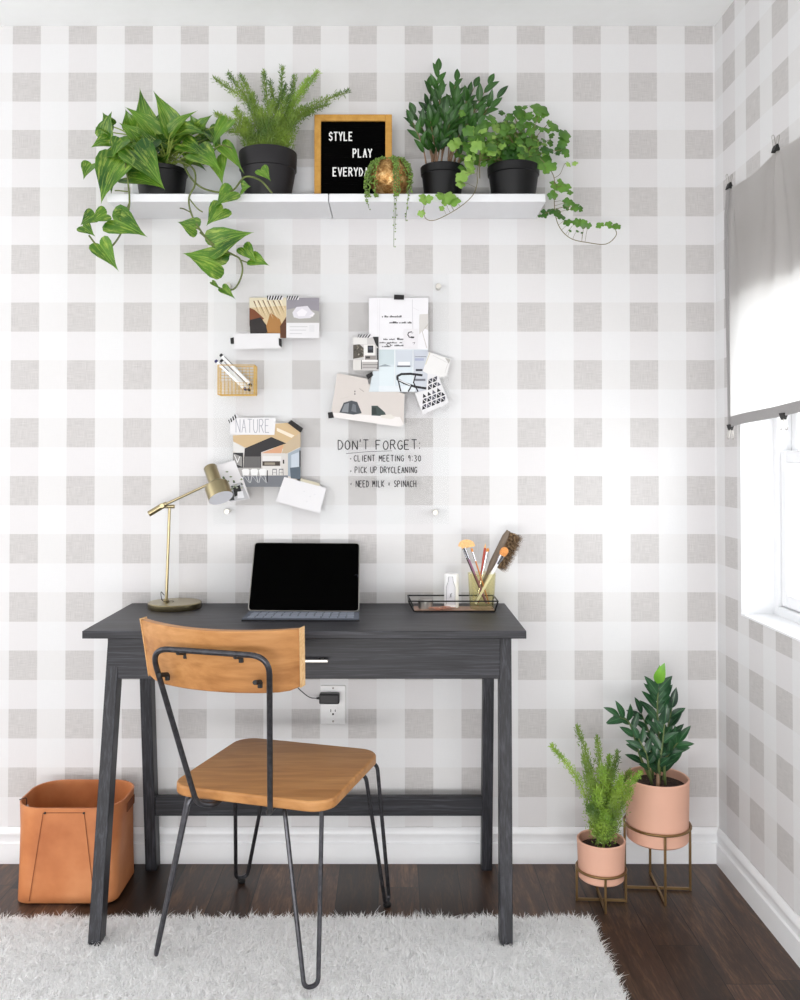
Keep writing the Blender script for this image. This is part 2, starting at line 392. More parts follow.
# ================= RUG =================
def carpet():
    z0 = .004; x1 = .505; x0 = -1.25; y1 = -.354; y0 = -1.15
    m = N('white_shag_yarn'); n = m.noise(25, detail=2); m.set(m.mix(n, lin((252, 252, 252)), lin((255, 255, 255))), .9); translucent(m, lin((255, 255, 255)), .5); mat = m.mat
    r = thing('shag_rug', (-.5, -.7, 0), 'white shaggy deep pile rug on the dark wood floor', 'rug')
    b = MB().box((x0, y0, 0), (x1, y1, .012)); b.build('backing', mat, r, bevel=.004)
    V = []; Fc = []; rnd = random.random
    def tuft(cx, cy):
        la = rnd()*2*PI; lx, ly = math.cos(la)*.9*rnd(), math.sin(la)*.9*rnd()
        hh = .017+.009*rnd()
        for k in range(15):
            bx, by = cx+(rnd()-.5)*.011, cy+(rnd()-.5)*.011
            a = rnd()*2*PI; dx, dy = lx+math.cos(a)*.9*rnd(), ly+math.sin(a)*.9*rnd(); h = hh*(.75+.4*rnd())
            wa = rnd()*PI; wx, wy = math.cos(wa)*.0010, math.sin(wa)*.0010; i = len(V)
            V.extend([(bx-wx, by-wy, z0), (bx+wx, by+wy, z0),
                      (bx+dx*h*.45-wx, by+dy*h*.45-wy, z0+h*.6), (bx+dx*h*.45+wx, by+dy*h*.45+wy, z0+h*.6),
                      (bx+dx*h*1.15, by+dy*h*1.15, z0+h*(.98-.25*rnd()))])
            Fc.extend([(i, i+1, i+3, i+2), (i+2, i+3, i+4)])
    g = .0088
    y = y1
    while y > y0:
        gg = g if y > -.80 else g*1.7
        x = x0
        while x < x1:
            tuft(x+(rnd()-.5)*gg, y+(rnd()-.5)*gg); x += gg
        y -= gg
    p = MB(); p.v = V; p.f = Fc; p.m = [0]*len(Fc); p.uvs = [(0, 0)]*len(V)
    o = p.build('pile', mat, r); o['kind'] = 'stuff'
carpet()

# ================= DESK =================
ZT = .755
A = PZ(82, 631, ZT); B = PZ(526.5, 631, ZT); YD0 = A.y; YD1 = -.006
dk = thing('writing_desk', ((A.x+B.x)/2, (YD0+YD1)/2, 0), 'charcoal grey wooden writing desk with splayed legs and one drawer', 'desk')
b = MB().box((A.x, YD0, ZT-.019), (B.x, YD1, ZT)); b.build('desktop', M_DESKH, dk, bevel=.0015)
ya = YD0+.035; zb = PY(300, 679, ya).z; xa0 = PY(107.5, 660, ya).x; xa1 = PY(500.5, 660, ya).x
b = MB()
b.box((xa0+.012, ya+.012, zb+.002), (xa1+.004, ya+.03, ZT-.0195)); b.box((xa0+.004, ya+.03, zb), (xa0+.022, -.075, ZT-.0195))
b.box((xa1-.014, ya+.03, zb), (xa1+.004, -.075, ZT-.0195)); b.box((xa0+.02, -.095, zb), (xa1-.012, -.078, ZT-.0195))
b.box((xa0+.022, ya+.03, zb+.006), (xa1-.014, -.095, zb+.012))
b.build('apron', M_DESKH, dk, bevel=.001)
dr = MB().box((xa0+.0, ya, zb), (xa1-.001, ya+.012, ZT-.024)).build('drawer', M_DESKH, dk, bevel=.0015)
hz = PY(300, 659, ya).z; hx0 = PY(279, 659, ya-.02).x; hx1 = PY(328, 659, ya-.02).x
b = MB().box((hx0, ya-.024, hz-.0035), (hx1, ya-.018, hz+.0035)); b.box((hx0+.012, ya-.02, hz-.003), (hx0+.02, ya, hz+.003)); b.box((hx1-.02, ya-.02, hz-.003), (hx1-.012, ya, hz+.003))
tag(b.build('handle', M_CHROME, dr, bevel=.001), 'thin satin silver bar handle')
def leg(xo0, xo1, yt, yb, wdt, dep, sgn, zt=ZT-.0195, zbot=0):
    # xo: outer x at top / bottom ; sgn +1 right leg (outer is +x)
    def q(xo, y, z): x_in = xo-sgn*wdt; xs = sorted((xo, x_in)); return [(xs[0], y-dep/2, z), (xs[1], y-dep/2, z), (xs[1], y+dep/2, z), (xs[0], y+dep/2, z)]
    MB().hexa(q(xo1, yb, zbot), q(xo0, yt, zt)).build('leg', M_DESKV, dk, bevel=.0015)
ft, fb = -.362, -.463
leg(PY(108, 640, ft-.022).x, PY(87, 945, fb-.022).x, ft, fb, .030, .044, -1, zt=ZT-.0195)
leg(PY(511.5, 640, ft-.022).x, PY(513, 945, fb-.022).x, ft, fb, .030, .044, 1, zt=ZT-.0195)
leg(PY(138, 680, -.1).x, PY(146, 866, -.05).x, -.085, -.035, .032, .044, -1)
leg(PY(494.6, 680, -.1).x, PY(492, 866, -.05).x, -.085, -.035, .030, .044, 1)
p0 = PY(152, 797, -.065); p1 = PY(486, 816.5, -.065)
MB().box((p0.x, -.062, p1.z), (p1.x, -.044, p0.z)).build('stretcher', M_DESKH, dk, bevel=.0015)

# ================= CHAIR =================
cc = Vector((-.272, -.417, 0)); ang = math.radians(-17)
def L(x, y, z): c, s = math.cos(ang), math.sin(ang); return Vector((cc.x+x*c-y*s, cc.y+x*s+y*c, z))
ch = thing('desk_chair', cc, 'honey wood and dark steel chair with hairpin legs at the desk', 'chair')
ch.rotation_euler = (0, 0, 0)
ZS = .42
def rrect(hx, hy, r, n=8):
    out = []
    for (sx_, sy_, a0) in ((1, 1, 0), (-1, 1, PI/2), (-1, -1, PI), (1, -1, 1.5*PI)):
        for k in range(n+1):
            a = a0+PI/2*k/n; out.append((sx_*(hx-r)+r*math.cos(a), sy_*(hy-r)+r*math.sin(a)))
    return out
rp = rrect(.200, .192, .055)
b = MB(); b.hexa([L(x, y, ZS-.024) for x, y in rp], [L(x, y, ZS) for x, y in rp])
b.build('seat', M_PINE, ch, bevel=.005, seg=3, angle=60)
# curved backrest
b = MB(); nb = 18; vs = []; hw = .189; bx = -.024
def backpt(t, k, front):
    # k 0 bottom .. 1 top
    y = -.335+.052*t*t+(-.018*(k-.5))+(.024 if front else 0)
    zz = .679+k*.134+(.004*t*t if k > .5 else .012*abs(t)**10)
    xx = bx+hw*t*(1+(.055 if t < 0 else .03)*(k-.5)); return L(xx, y+.012, zz)
rows = []
for i in range(nb+1):
    t = -1+2*i/nb
    rows.append([backpt(t, 0, 0), backpt(t, .5, 0), backpt(t, 1, 0), backpt(t, 1, 1), backpt(t, .5, 1), backpt(t, 0, 1)])
vs = [p for r_ in rows for p in r_]; fs = []
for i in range(nb):
    for k in range(6): fs.append((i*6+k, i*6+(k+1) % 6, (i+1)*6+(k+1) % 6, (i+1)*6+k))
b.add(vs, fs); b.f += [tuple(range(6)), tuple(nb*6+k for k in range(6))[::-1]]; b.m += [1, 1]
b.build('backrest', [M_PINE, M_PINE_LIT], ch, bevel=.003, seg=3, angle=50)
# back frame tube
yb_ = -.338; r_t = .0064
fr = [L(-.075, -.12, ZS-.028), L(-.075, -.205, ZS-.030), L(-.098, -.236, ZS-.02), L(-.100, -.236, ZS+.03), L(-.148, yb_-.012, .772), L(.130, yb_-.012, .772), L(.100, -.236, ZS+.03), L(.098, -.236, ZS-.02), L(.075, -.205, ZS-.030), L(.075, -.12, ZS-.028)]
path = arcpath(fr[:3], .03)+arcpath(fr[3:7], .055, 10)+arcpath(fr[7:], .03)
path = arcpath([fr[0], fr[1], L(-.100, -.236, ZS-.016), fr[4], fr[5], L(.080, -.236, ZS-.016), L(.06, -.205, ZS-.03), L(.06, -.12, ZS-.028)], .045, 8)
MB().tube(path, r_t, 10).build('back_frame', M_STEEL, ch, smooth=True)
for (tx, tz) in ((-.085, .765), (.05, .765), (-.13, .715), (.095, .715)):
    q = L(tx, yb_-.008, tz); q2 = L(tx*.98, yb_+.022, tz-.006)
    MB().tube([q, q2], .005, 8).tube([q2, q2+Vector((0, 0, -.012))], .0055, 8).build('bracket', M_BLACKM, ch, smooth=True)
# under-seat frame
b = MB(); r2 = rrect(.165, .16, .04); b.tube([L(x, y, ZS-.028) for x, y in r2], .005, 8, closed=True)
b.box((0, 0, 0), (0, 0, 0)) if False else None
b.build('seat_frame', M_STEEL, ch, smooth=True)
def hairpin(a, c, foot, zf, glide):
    # two rods from under the seat meeting in a U at the foot
    fa = foot+(a-foot)*.0; d = (a-c); d.z = 0; dn = d.normalized()*.016
    f1 = Vector((foot.x+dn.x, foot.y+dn.y, zf)); f2 = Vector((foot.x-dn.x, foot.y-dn.y, zf))
    ctr = L(0, 0, ZS-.026)
    a0 = a+(ctr-a).normalized()*.05; c0 = c+(ctr-c).normalized()*.05
    a0.z = c0.z = ZS-.027
    pth = arcpath([a0, a, f1+Vector((0, 0, .0)), f2, c, c0], .022, 7)
    lg = MB().tube(pth, .0052, 8).build('leg', M_STEEL, ch, smooth=True)
    if glide: tag(MB().lathe([(.008, 0), (.011, .003), (.011, .008), (.006, .013)], (foot.x, foot.y, 0), 16).build('glide', M_BLACKM, lg, smooth=True), 'black foot glide')
zu = ZS-.027
hairpin(L(.092, -.185, zu), L(.158, -.125, zu), L(.170, -.218, 0), .032, False)
hairpin(L(-.15, -.178, zu), L(-.193, -.10, zu), L(-.226, -.196, 0), .030, False)
hairpin(L(.192, .085, zu), L(.194, .172, zu), L(.205, .225, 0), .014, True)
hairpin(L(-.182, .115, zu), L(-.105, .178, zu), L(-.222, .235, 0), .014, True)

# ================= LEATHER BIN =================
bc = Vector((-.862, -.152, 0)); HB = .256
bn = thing('leather_bin', bc, 'tan leather waste bin on the floor left of the desk', 'bin')
def rr3(hx, hy, r, z, n=10): return [Vector((bc.x+x, bc.y+y, z)) for x, y in rrect(hx, hy, r, n)]
b = MB(); layers = [(0.006, .133, .100, .045), (.0, .127, .094, .04)]
rings = [rr3(.126, .096, .03, .0), rr3(.134, .103, .034, .006), rr3(.134, .103, .045, .10), rr3(.138, .105, .066, .19), rr3(.142, .107, .075, HB), rr3(.138, .103, .072, HB), rr3(.134, .101, .07, .19), rr3(.130, .099, .056, .012), rr3(.02, .02, .015, .010)]
n_ = len(rings[0]); vs = [p for r_ in rings for p in r_]; fs = [tuple(range(n_))[::-1]]
for i in range(len(rings)-1):
    for k in range(n_): fs.append((i*n_+k, i*n_+(k+1) % n_, (i+1)*n_+(k+1) % n_, (i+1)*n_+k))
fs.append(tuple((len(rings)-1)*n_+k for k in range(n_))); b.add(vs, fs); b.build('body', M_LEATHER, bn, smooth=True)
yf = bc.y-.107
b = MB()
def sp(px, py): return PY(px, py, yf-.0012)
for a_, b_ in (((43, 813), (28.5, 902)), ((84, 813), (94, 902)), ((43, 813), (84, 813))):
    a3, b3 = sp(*a_), sp(*b_); 
    for q in (a3, b3): q.y = bc.y-.1045-(.003*(q.z/HB))
    b.tube([a3, b3], .0009, 6)
b.build('seam', M_STITCH, bn)
for px in (45, 84): MB().lathe([(.0028, 0), (.0028, .002), (.0015, .003)], sp(px, 813), 12, axis=(0, -1, 0)).build('rivet', M_BLACKM, bn, smooth=True)
q = Vector((bc.x+.1405, bc.y+.01, .225)); b = MB(); b.hexa([q+Vector((0, -.035, -.012)), q+Vector((0, .035, -.012)), q+Vector((0, .035, .012)), q+Vector((0, -.035, .012))], [q+Vector((.0022, -.035, -.012)), q+Vector((.0022, .035, -.012)), q+Vector((.0022, .035, .012)), q+Vector((.0022, -.035, .012))])
tag(b.build('handle_slot', M_STITCH, bn, bevel=.001), 'dark oblong hand slot near the rim')
b = MB(); x_ = bc.x-.125; b.tube(smoothpath([(x_, -.20, .235), (x_+.001, -.2, HB+.004), (x_-.016, -.205, HB+.002)]), .0012, 6); tag(b.build('tag_cord', M_BLACKM, bn), 'thin black cord')
b = MB().box((x_+.001, -.215, .205), (x_+.003, -.19, .24)); tag(b.build('care_tag', M_PAPER, bn), 'small white tag')

# ================= WALL OUTLET + CHARGER =================
a = PY(320.8, 685, 0); c = PY(345.6, 723.5, 0); xm, zm = (a.x+c.x)/2, (a.z+c.z)/2
ot = thing('wall_outlet', (xm, 0, zm), 'white two-socket wall outlet under the desk', 'outlet')
MB().box((a.x, -.006, c.z), (c.x, 0, a.z)).build('cover_plate', M_WHITE, ot, bevel=.002)
for s_ in (1, -1):
    zc = zm+s_*.0195
    pl = MB().hexa([(xm+x, -.008, zc+y) for x, y in rrect(.017, .014, .008)], [(xm+x, -.005, zc+y) for x, y in rrect(.017, .014, .008)]).build('socket', M_WHITE, ot)
    if s_ < 0:
        b = MB().box((xm-.0075, -.0084, zc-.001), (xm-.0055, -.0078, zc+.007)).box((xm+.0055, -.0084, zc), (xm+.0075, -.0078, zc+.006)); b.lathe([(.003, 0), (.003, .0006)], (xm, -.0079, zc-.007), 12, axis=(0, -1, 0)); b.build('slots', M_BLACKM, pl)
for z_ in (a.z-.008, c.z+.008): MB().lathe([(.003, 0), (.002, .001)], (xm, -.006, z_), 12, axis=(0, -1, 0)).build('screw', M_CHROME, ot)
a = PY(319.5, 693, -.02); c = PY(339.5, 703, -.02)
cg = thing('phone_charger', (xm, -.008, (a.z+c.z)/2), 'black plug-in charger with thin cable in the upper socket', 'charger')
MB().box((a.x, -.036, c.z), (c.x, -.0085, a.z)).build('body', M_BLACK, cg, bevel=.004, seg=3)
zc = (a.z+c.z)/2
MB().tube([(a.x+.003, -.022, zc), (a.x-.009, -.022, zc)], [.0045, .0028], 10).build('strain_relief', M_BLACK, cg, smooth=True)
MB().tube(smoothpath([(a.x-.007, -.022, zc), PY(310, 697.5, -.03), PY(303, 692.5, -.04), PY(296.5, 686, -.05), PY(287, 672, -.062), (PY(284, 660, -.07).x, -.07, zb-.004+.03)]), .0014, 6).build('cable', M_BLACK, cg, smooth=True)
# ================= BLIND =================
XBL = XR-.028
pa = PX(728.5, 188, XBL); pb = PX(728.5, 427, XBL)
m = N('grey_linen_cloth'); nn = m.noise(1, sc=(300, 900, 900), detail=2); col = m.mix(nn, lin((164, 161, 159)), lin((190, 187, 185))); m.set(col, .9); translucent(m, lin((236, 234, 232)), .58); M_CLOTH = m.mat
m = N('grey_linen_hem'); m.set(m.mix(m.noise(300), lin((164, 161, 161)), lin((190, 187, 186))), .9); translucent(m, lin((190, 190, 192)), .35); M_HEM = m.mat
bl = thing('window_shade', (XBL, pa.y-.5, pb.z), 'sheer grey linen cloth clipped over the window as a shade', 'window shade')
ZTOP, ZBOT = pa.z, pb.z; YA = pa.y; YB = YA-1.15; NY, NZ = 150, 60
clips = [YA-.003, PX(777, 152, XBL).y, YA-.62, YA-.88, YB+.003]
def shade_pt(u, v):    # u 0..1 toward the camera, v 0 top .. 1 bottom
    y = YA+(YB-YA)*u
    sag = 0
    for i in range(len(clips)-1):
        a_, b_ = clips[i], clips[i+1]
        if a_ >= y >= b_:
            q = (y-b_)/(a_-b_); sag = .014*4*q*(1-q)
    z = (ZTOP-sag)*(1-v)+(ZBOT+.055*u-0*sag)*v
    x = XBL
    for cy in clips:          # folds fan out from each clip
        dv = (y-cy)/(.02+.22*v+.02); x += -.012*math.exp(-dv*dv*3)*math.cos(dv*9)*(1-v)*.9*min(1, v*6+.3)
    x += .006*math.sin(u*23+v*2.5)*v**.5*.6-.006*math.sin(u*9+1)*v
    if u < .03: x += 0; y += .006*math.sin(v*3.1)
    return Vector((x, y, z))
vs = [shade_pt(i/NY, j/NZ) for i in range(NY+1) for j in range(NZ+1)]
fs = [(i*(NZ+1)+j, (i+1)*(NZ+1)+j, (i+1)*(NZ+1)+j+1, i*(NZ+1)+j+1) for i in range(NY) for j in range(NZ)]
o = MB().add(vs, fs).build('cloth', M_CLOTH, bl, smooth=True)
b = MB()   # hem along bottom and folded left edge
hv = []
for i in range(NY+1):
    p1 = shade_pt(i/NY, 1); hv += [p1+Vector((-.0012, 0, .026)), p1+Vector((-.0012, 0, -.001)), p1+Vector((.0014, 0, -.001)), p1+Vector((.0014, 0, .026))]
b.add(hv, [(i*4+k, i*4+(k+1) % 4, i*4+4+(k+1) % 4, i*4+4+k) for i in range(NY) for k in range(4)])
hv = []
for j in range(NZ+1):
    p1 = shade_pt(0, j/NZ); hv += [p1+Vector((.003, .004, 0)), p1+Vector((-.003, -.001, 0)), p1+Vector((-.0012, -.018, 0)), p1+Vector((.002, -.018, 0))]
b.add(hv, [(i*4+k, i*4+4+k, i*4+4+(k+1) % 4, i*4+(k+1) % 4) for i in range(NZ) for k in range(4)])
tag(b.build('hem', M_HEM, bl, smooth=True), 'darker folded grey hem')
def binder(p, up, name_label):
    s_ = 1 if up else -1
    t = thing('binder_clip', p, name_label, 'clip', 'binder clips on the window shade')
    b = MB(); w2 = .012
    b.hexa([p+Vector((-.007, -w2, -s_*.006)), p+Vector((.007, -w2, -s_*.006)), p+Vector((.007, w2, -s_*.006)), p+Vector((-.007, w2, -s_*.006))][::s_],
           [p+Vector((-.002, -w2, s_*.010)), p+Vector((.002, -w2, s_*.010)), p+Vector((.002, w2, s_*.010)), p+Vector((-.002, w2, s_*.010))][::s_])
    b.build('clamp', M_BLACKM, t, bevel=.001)
    b = MB()
    for sx_ in (-1, 1): b.tube(arcpath([p+Vector((sx_*.003, -.008, s_*.008)), p+Vector((sx_*.007, -.006, s_*.034)), p+Vector((sx_*.007, .006, s_*.034)), p+Vector((sx_*.003, .008, s_*.008))], .006), .0009, 6)
    b.build('wire_handle', M_CHROME, t, smooth=True)
p = shade_pt(0, 0); p.y -= .012; binder(p, True, 'black binder clip at the far top corner of the grey shade')
p = shade_pt((YA-clips[1])/(YA-YB), 0); binder(p, True, 'black binder clip on the top edge, nearer than the corner one')
p = shade_pt(0, 1); p.y -= .012; binder(p, False, 'black binder clip at the far bottom corner of the grey shade')
yy = PX(782, 415, XBL).y; p = shade_pt((YA-yy)/(YA-YB), 1); binder(p, False, 'black binder clip on the bottom hem over the window pane')

# ================= SHELVES =================
YS = -.175
zt_s = PY(300, 193.5, YS).z; zb_s = PY(300, 202, YS).z
xl = PY(107, 198, YS).x; xj = PY(328.6, 198, YS).x; xr = PY(546, 198, YS).x
b = MB().box((xl, YS, zb_s), (xj-.001, 0, zt_s)).box((xl+.02, -.014, zt_s-.001), (PY(322, 180, 0).x, 0, PY(300, 166.5, -.014).z))
s1 = b.build('wall_shelf', M_SHELF, loc=((xl+xj)/2, 0, zt_s), bevel=.0025); tag(s1, 'white wall ledge under the pothos and fern, left half', 'shelf')
b = MB().box((xj+.001, YS, zb_s), (xr, 0, zt_s)); s2 = b.build('wall_shelf', M_SHELF, loc=((xj+xr)/2, 0, zt_s), bevel=.0025); tag(s2, 'white wall ledge under the ivy and gold vase, right half', 'shelf')

def nursery_pot(root, c, rt, rb, h, mat, lip=.012, rings=()):
    pr = [(.001, 0), (rb, 0), (rb+(rt-rb)*.5-.001, (h-lip)*.5), (rt-.003, h-lip-.002), (rt, h-lip), (rt+.0015, h-.002), (rt, h), (rt-.004, h), (rt-.006, h-lip), (rt-.008, h-.02), (.001, h-.02)]
    MB().lathe(pr, c, 48).build('pot', mat, root, smooth=True)
    MB().lathe([(.001, h-.014), (rt*.5, h-.013), (rt-.0075, h-.0165)], c, 32).build('soil', M_SOIL, root, smooth=True)

# ---- golden pothos ----
def K(x, y, Y): return PY(x/3.077+70, y/3.077+60, Y)
pc = K(282, 410, -.09); pc = Vector((pc.x, -.09, zt_s))
po = thing('potted_pothos', pc, 'golden pothos with trailing variegated leaves in black pot on the shelf end', 'plant')
nursery_pot(po, pc, .073, .060, PY(160, 164, -.15).z-zt_s, M_POT)
lf = MB(); st = MB(); vn = MB()
rt = pc+Vector((0, 0, .085))
UP = (0, -1, .5)
big = [((245,235),(213,82),72,-.08),((325,225),(255,90),66,-.10),((262,225),(168,140),60,-.11),((315,222),(392,152),46,-.12),((235,270),(175,225),50,-.1),
 ((200,282),(292,396),92,-.17),((180,362),(290,392),72,-.165),((150,308),(92,442),104,-.18),((160,295),(82,296),56,-.16),((110,235),(128,155),56,-.14),
 ((126,222),(76,205),50,-.13),((120,255),(62,268),55,-.15),((66,322),(40,368),46,-.16),((342,222),(424,226),52,-.14),((392,215),(368,165),44,-.11),((400,215),(438,166),46,-.13),
 ((484,190),(436,268),48,-.15),((392,288),(468,342),76,-.17),((452,305),(470,385),52,-.16),((470,266),(537,348),44,-.16),((350,262),(420,300),60,-.15),((330,245),(425,205),46,-.13),
 ((222,255),(150,190),64,-.12),((205,235),(235,155),60,-.07),((290,215),(300,130),60,-.06),((350,235),(385,175),52,-.08),((255,250),(205,320),58,-.14),((160,250),(130,300),52,-.17),((140,330),(125,415),42,-.15),((430,215),(470,290),44,-.12),((190,205),(170,150),50,-.09),((120,200),(100,160),40,-.12),((300,255),(360,300),56,-.09),((180,240),(225,290),60,-.13),((95,325),(150,300),46,-.14)]
for (bx_, tp, w_, Y) in big:
    Y -= 0
    B3 = K(*bx_, Y+.012); T3 = K(*tp, Y-.012); lf.leaf(B3, T3, w_/3.077/352*1.02, UP, 'heart', .25+.2*random.random(), .08)
    r0 = rt+Vector((random.uniform(-.035, .035), random.uniform(-.03, .03), 0)); mid = (r0+B3)/2+Vector((0, 0, .035))
    st.tube(smoothpath([r0, mid, B3], 5), .0017, 6)
for k in range(34):      # inner crown
    a = random.uniform(0, 2*PI); rr = random.uniform(.02, .10); bb = rt+Vector((math.cos(a)*rr*1.25, math.sin(a)*rr*.45, random.uniform(.0, .10)))
    d_ = Vector((math.cos(a), math.sin(a)*.5-.2, random.uniform(-.2, .8))).normalized()*random.uniform(.05, .075)
    if bb.y+d_.y > -.015: continue
    lf.leaf(bb, bb+d_, random.uniform(.035, .05), (0, -.9, .6), 'heart', .35, .1)
    st.tube(smoothpath([rt+Vector((random.uniform(-.03, .03), random.uniform(-.03, .03), 0)), (rt+bb)/2+Vector((0, 0, .02)), bb], 4), .0016, 5)
YV = -.192
vines = [[(200,285,-.14),(172,315,-.18),(178,370,YV),(182,450,YV),(158,530,YV),(122,578,YV),(88,575,YV),(58,540,YV)],
 [(300,300,-.1),(375,330,-.16),(385,380,YV),(366,425,YV),(374,475,YV),(402,525,YV),(440,575,YV),(466,612,YV)],
 [(400,530,YV),(445,570,YV),(500,598,YV),(524,615,YV),(530,655,YV),(508,702,YV),(470,706,YV),(438,685,YV)],
 [(340,300,-.1),(370,360,-.17),(410,395,YV),(470,408,YV),(505,398,YV),(538,360,YV),(585,370,YV),(622,410,YV)],
 [(380,310,-.13),(430,285,-.16),(465,262,-.17),(500,272,-.16)],[(524,615,YV),(548,622,YV),(560,605,YV)],
 [(182,440,YV),(165,480,YV),(150,495,YV)],[(178,405,YV),(150,402,YV),(138,402,YV)],[(366,425,YV),(390,455,YV),(408,468,YV)],[(374,470,YV),(350,458,YV),(338,456,YV)],[(420,550,YV),(395,520,YV),(365,518,YV)]]
for v in vines: vn.tube(smoothpath([K(x, y, Y) for x, y, Y in v], 6), .0026 if len(v) > 6 else .0018, 7)
hang = [((112,475),(62,500),52,.1),((75,480),(30,508),50,.1),((40,512),(78,543),40,.1),((135,492),(238,543),88,.05),((160,478),(130,470),40,.0),((92,568),(150,650),60,.15),
 ((388,520),(330,497),58,.1),((470,458),(418,510),66,.05),((440,572),(566,527),88,.05),((465,632),(345,592),92,.03),((534,578),(575,625),44,.05),((560,612),(614,632),44,.05),((470,702),(510,736),28,.1),((438,684),(465,708),14,.1),
 ((500,405),(447,450),62,.05),((588,338),(618,372),38,.05),((530,395),(556,388),44,.1),((455,600),(500,600),30,.1)]
for (bx_, tp, w_, fd) in hang: lf.leaf(K(*bx_, YV), K(*tp, YV-.012), w_/3.077/362, (0, -1, .25), 'heart', .15+fd, .08)
lf.build('foliage', M_POTHOS, po, smooth=True); st.build('leaf_stalks', M_POTHSTEM, po, smooth=True); vn.build('vine', M_VINE, po, smooth=True)

# ---- foxtail / asparagus ferns ----
def plume(lf, st, p0, p1, r0, n, lean=.15, nl=.012):
    mid = (Vector(p0)+Vector(p1))/2; mid.x += (p0.x-p1.x)*lean; mid.z += abs(p1.x-p0.x)*.18
    pts = smoothpath([p0, mid, p1], 12); st.tube(pts, .0012, 5)
    for k in range(n):
        t = .12+.88*(k/n); i = min(int(t*(len(pts)-1)), len(pts)-2); c = pts[i].lerp(pts[i+1], t*(len(pts)-1)-i); ax = (pts[i+1]-pts[i]).normalized()
        rad = r0*(1-.72*t**1.6)*(.55+.45*min(1, t*5))
        a = k*2.399; u = ax.orthogonal().normalized(); v = ax.cross(u); d_ = (u*math.cos(a)+v*math.sin(a))*rad*random.uniform(.5, 1.1)+ax*rad*.45
        e_ = c+d_
        if e_.y > -.008: continue
        for q in range(5):   # tiny needles along the twig
            s_ = c.lerp(e_, .25+.19*q); dd = Vector((random.gauss(0, 1), random.gauss(0, 1), random.gauss(0, 1)+.5)).normalized()*nl*random.uniform(.6, 1.1)+ax*.003
            sd = dd.cross(Vector((0, -1, .2))).normalized()*.0010
            lf.add([s_-sd*.5, s_+dd*.5-sd, s_+dd, s_+dd*.5+sd], [(0, 1, 2, 3)], 0, [(.1, .5)]*4)
def Q(x, y, Y): return PY(x/5+200, y/5+60, Y)
pc = Vector((Q(340, 660, -.09).x, -.09, zt_s)); hp = PY(268, 147.5, -.09).z-zt_s-.018
fe = thing('potted_fern', pc, 'feathery asparagus fern in the larger charcoal pot on the shelf', 'plant')
nursery_pot(fe, pc, .081, .062, hp, M_POTB, lip=.05)
lf = MB(); st = MB(); ll = MB()
for (x, y, Y, r_) in [(72,90,-.09,.022),(142,72,-.07,.022),(205,80,-.1,.024),(318,60,-.07,.018),(412,35,-.09,.013),(472,85,-.08,.022),(742,155,-.11,.022),(80,272,-.12,.020),(120,350,-.13,.020),(260,170,-.12,.026),(360,210,-.13,.026),(440,180,-.12,.028),(520,240,-.11,.026),(300,250,-.12,.03),(400,280,-.14,.03),(180,250,-.1,.026),(230,300,-.13,.03),(470,290,-.12,.03),(560,260,-.09,.022),(350,110,-.06,.015),(430,130,-.06,.018),(640,220,-.07,.02)]:
    p0 = pc+Vector((random.uniform(-.04, .04), random.uniform(-.03, .03), hp-.014)); p0.x += (x-340)*.0001
    plume(lf, st, p0, Q(x, y, Y), r_, int(80+r_*1900))
for (x, y, Y, r_) in [(590,60,-.1,.022),(540,95,-.08,.02)]:
    plume(ll, st, pc+Vector((.03, random.uniform(-.03, .03), hp-.014)), Q(x, y, Y), r_, 130)
lf.build('foliage', M_FERN, fe); tag(ll.build('young_fronds', M_FERNL, fe), 'bright yellow-green young fronds'); st.build('stems', M_FERNS, fe)

# ---- letter board ----
YLB = -.066
def G(x, y, Y=YLB): return PY(x/6.154+300, y/6.154+100, Y)
a = G(88, 88); c = G(566, 575); bx0, bx1, bz1, bz0 = a.x, c.x, a.z, zt_s
lb = thing('letter_board', ((bx0+bx1)/2, YLB, bz0), 'black felt letter board in an ochre frame standing on the shelf', 'letter board')
fw = .019; b = MB()
b.box((bx0, YLB, bz0), (bx0+fw, YLB+.018, bz1)); b.box((bx1-fw, YLB, bz0), (bx1, YLB+.018, bz1)); b.box((bx0+fw, YLB, bz1-fw), (bx1-fw, YLB+.018, bz1)); b.box((bx0+fw, YLB, bz0), (bx1-fw, YLB+.018, bz0+.004))
b.build('frame', M_FRAME, lb, bevel=.001)
MB().box((bx0+fw-.002, YLB+.007, bz0+.002), (bx1-fw+.002, YLB+.016, bz1-fw+.002)).build('felt_panel', M_FELT, lb)
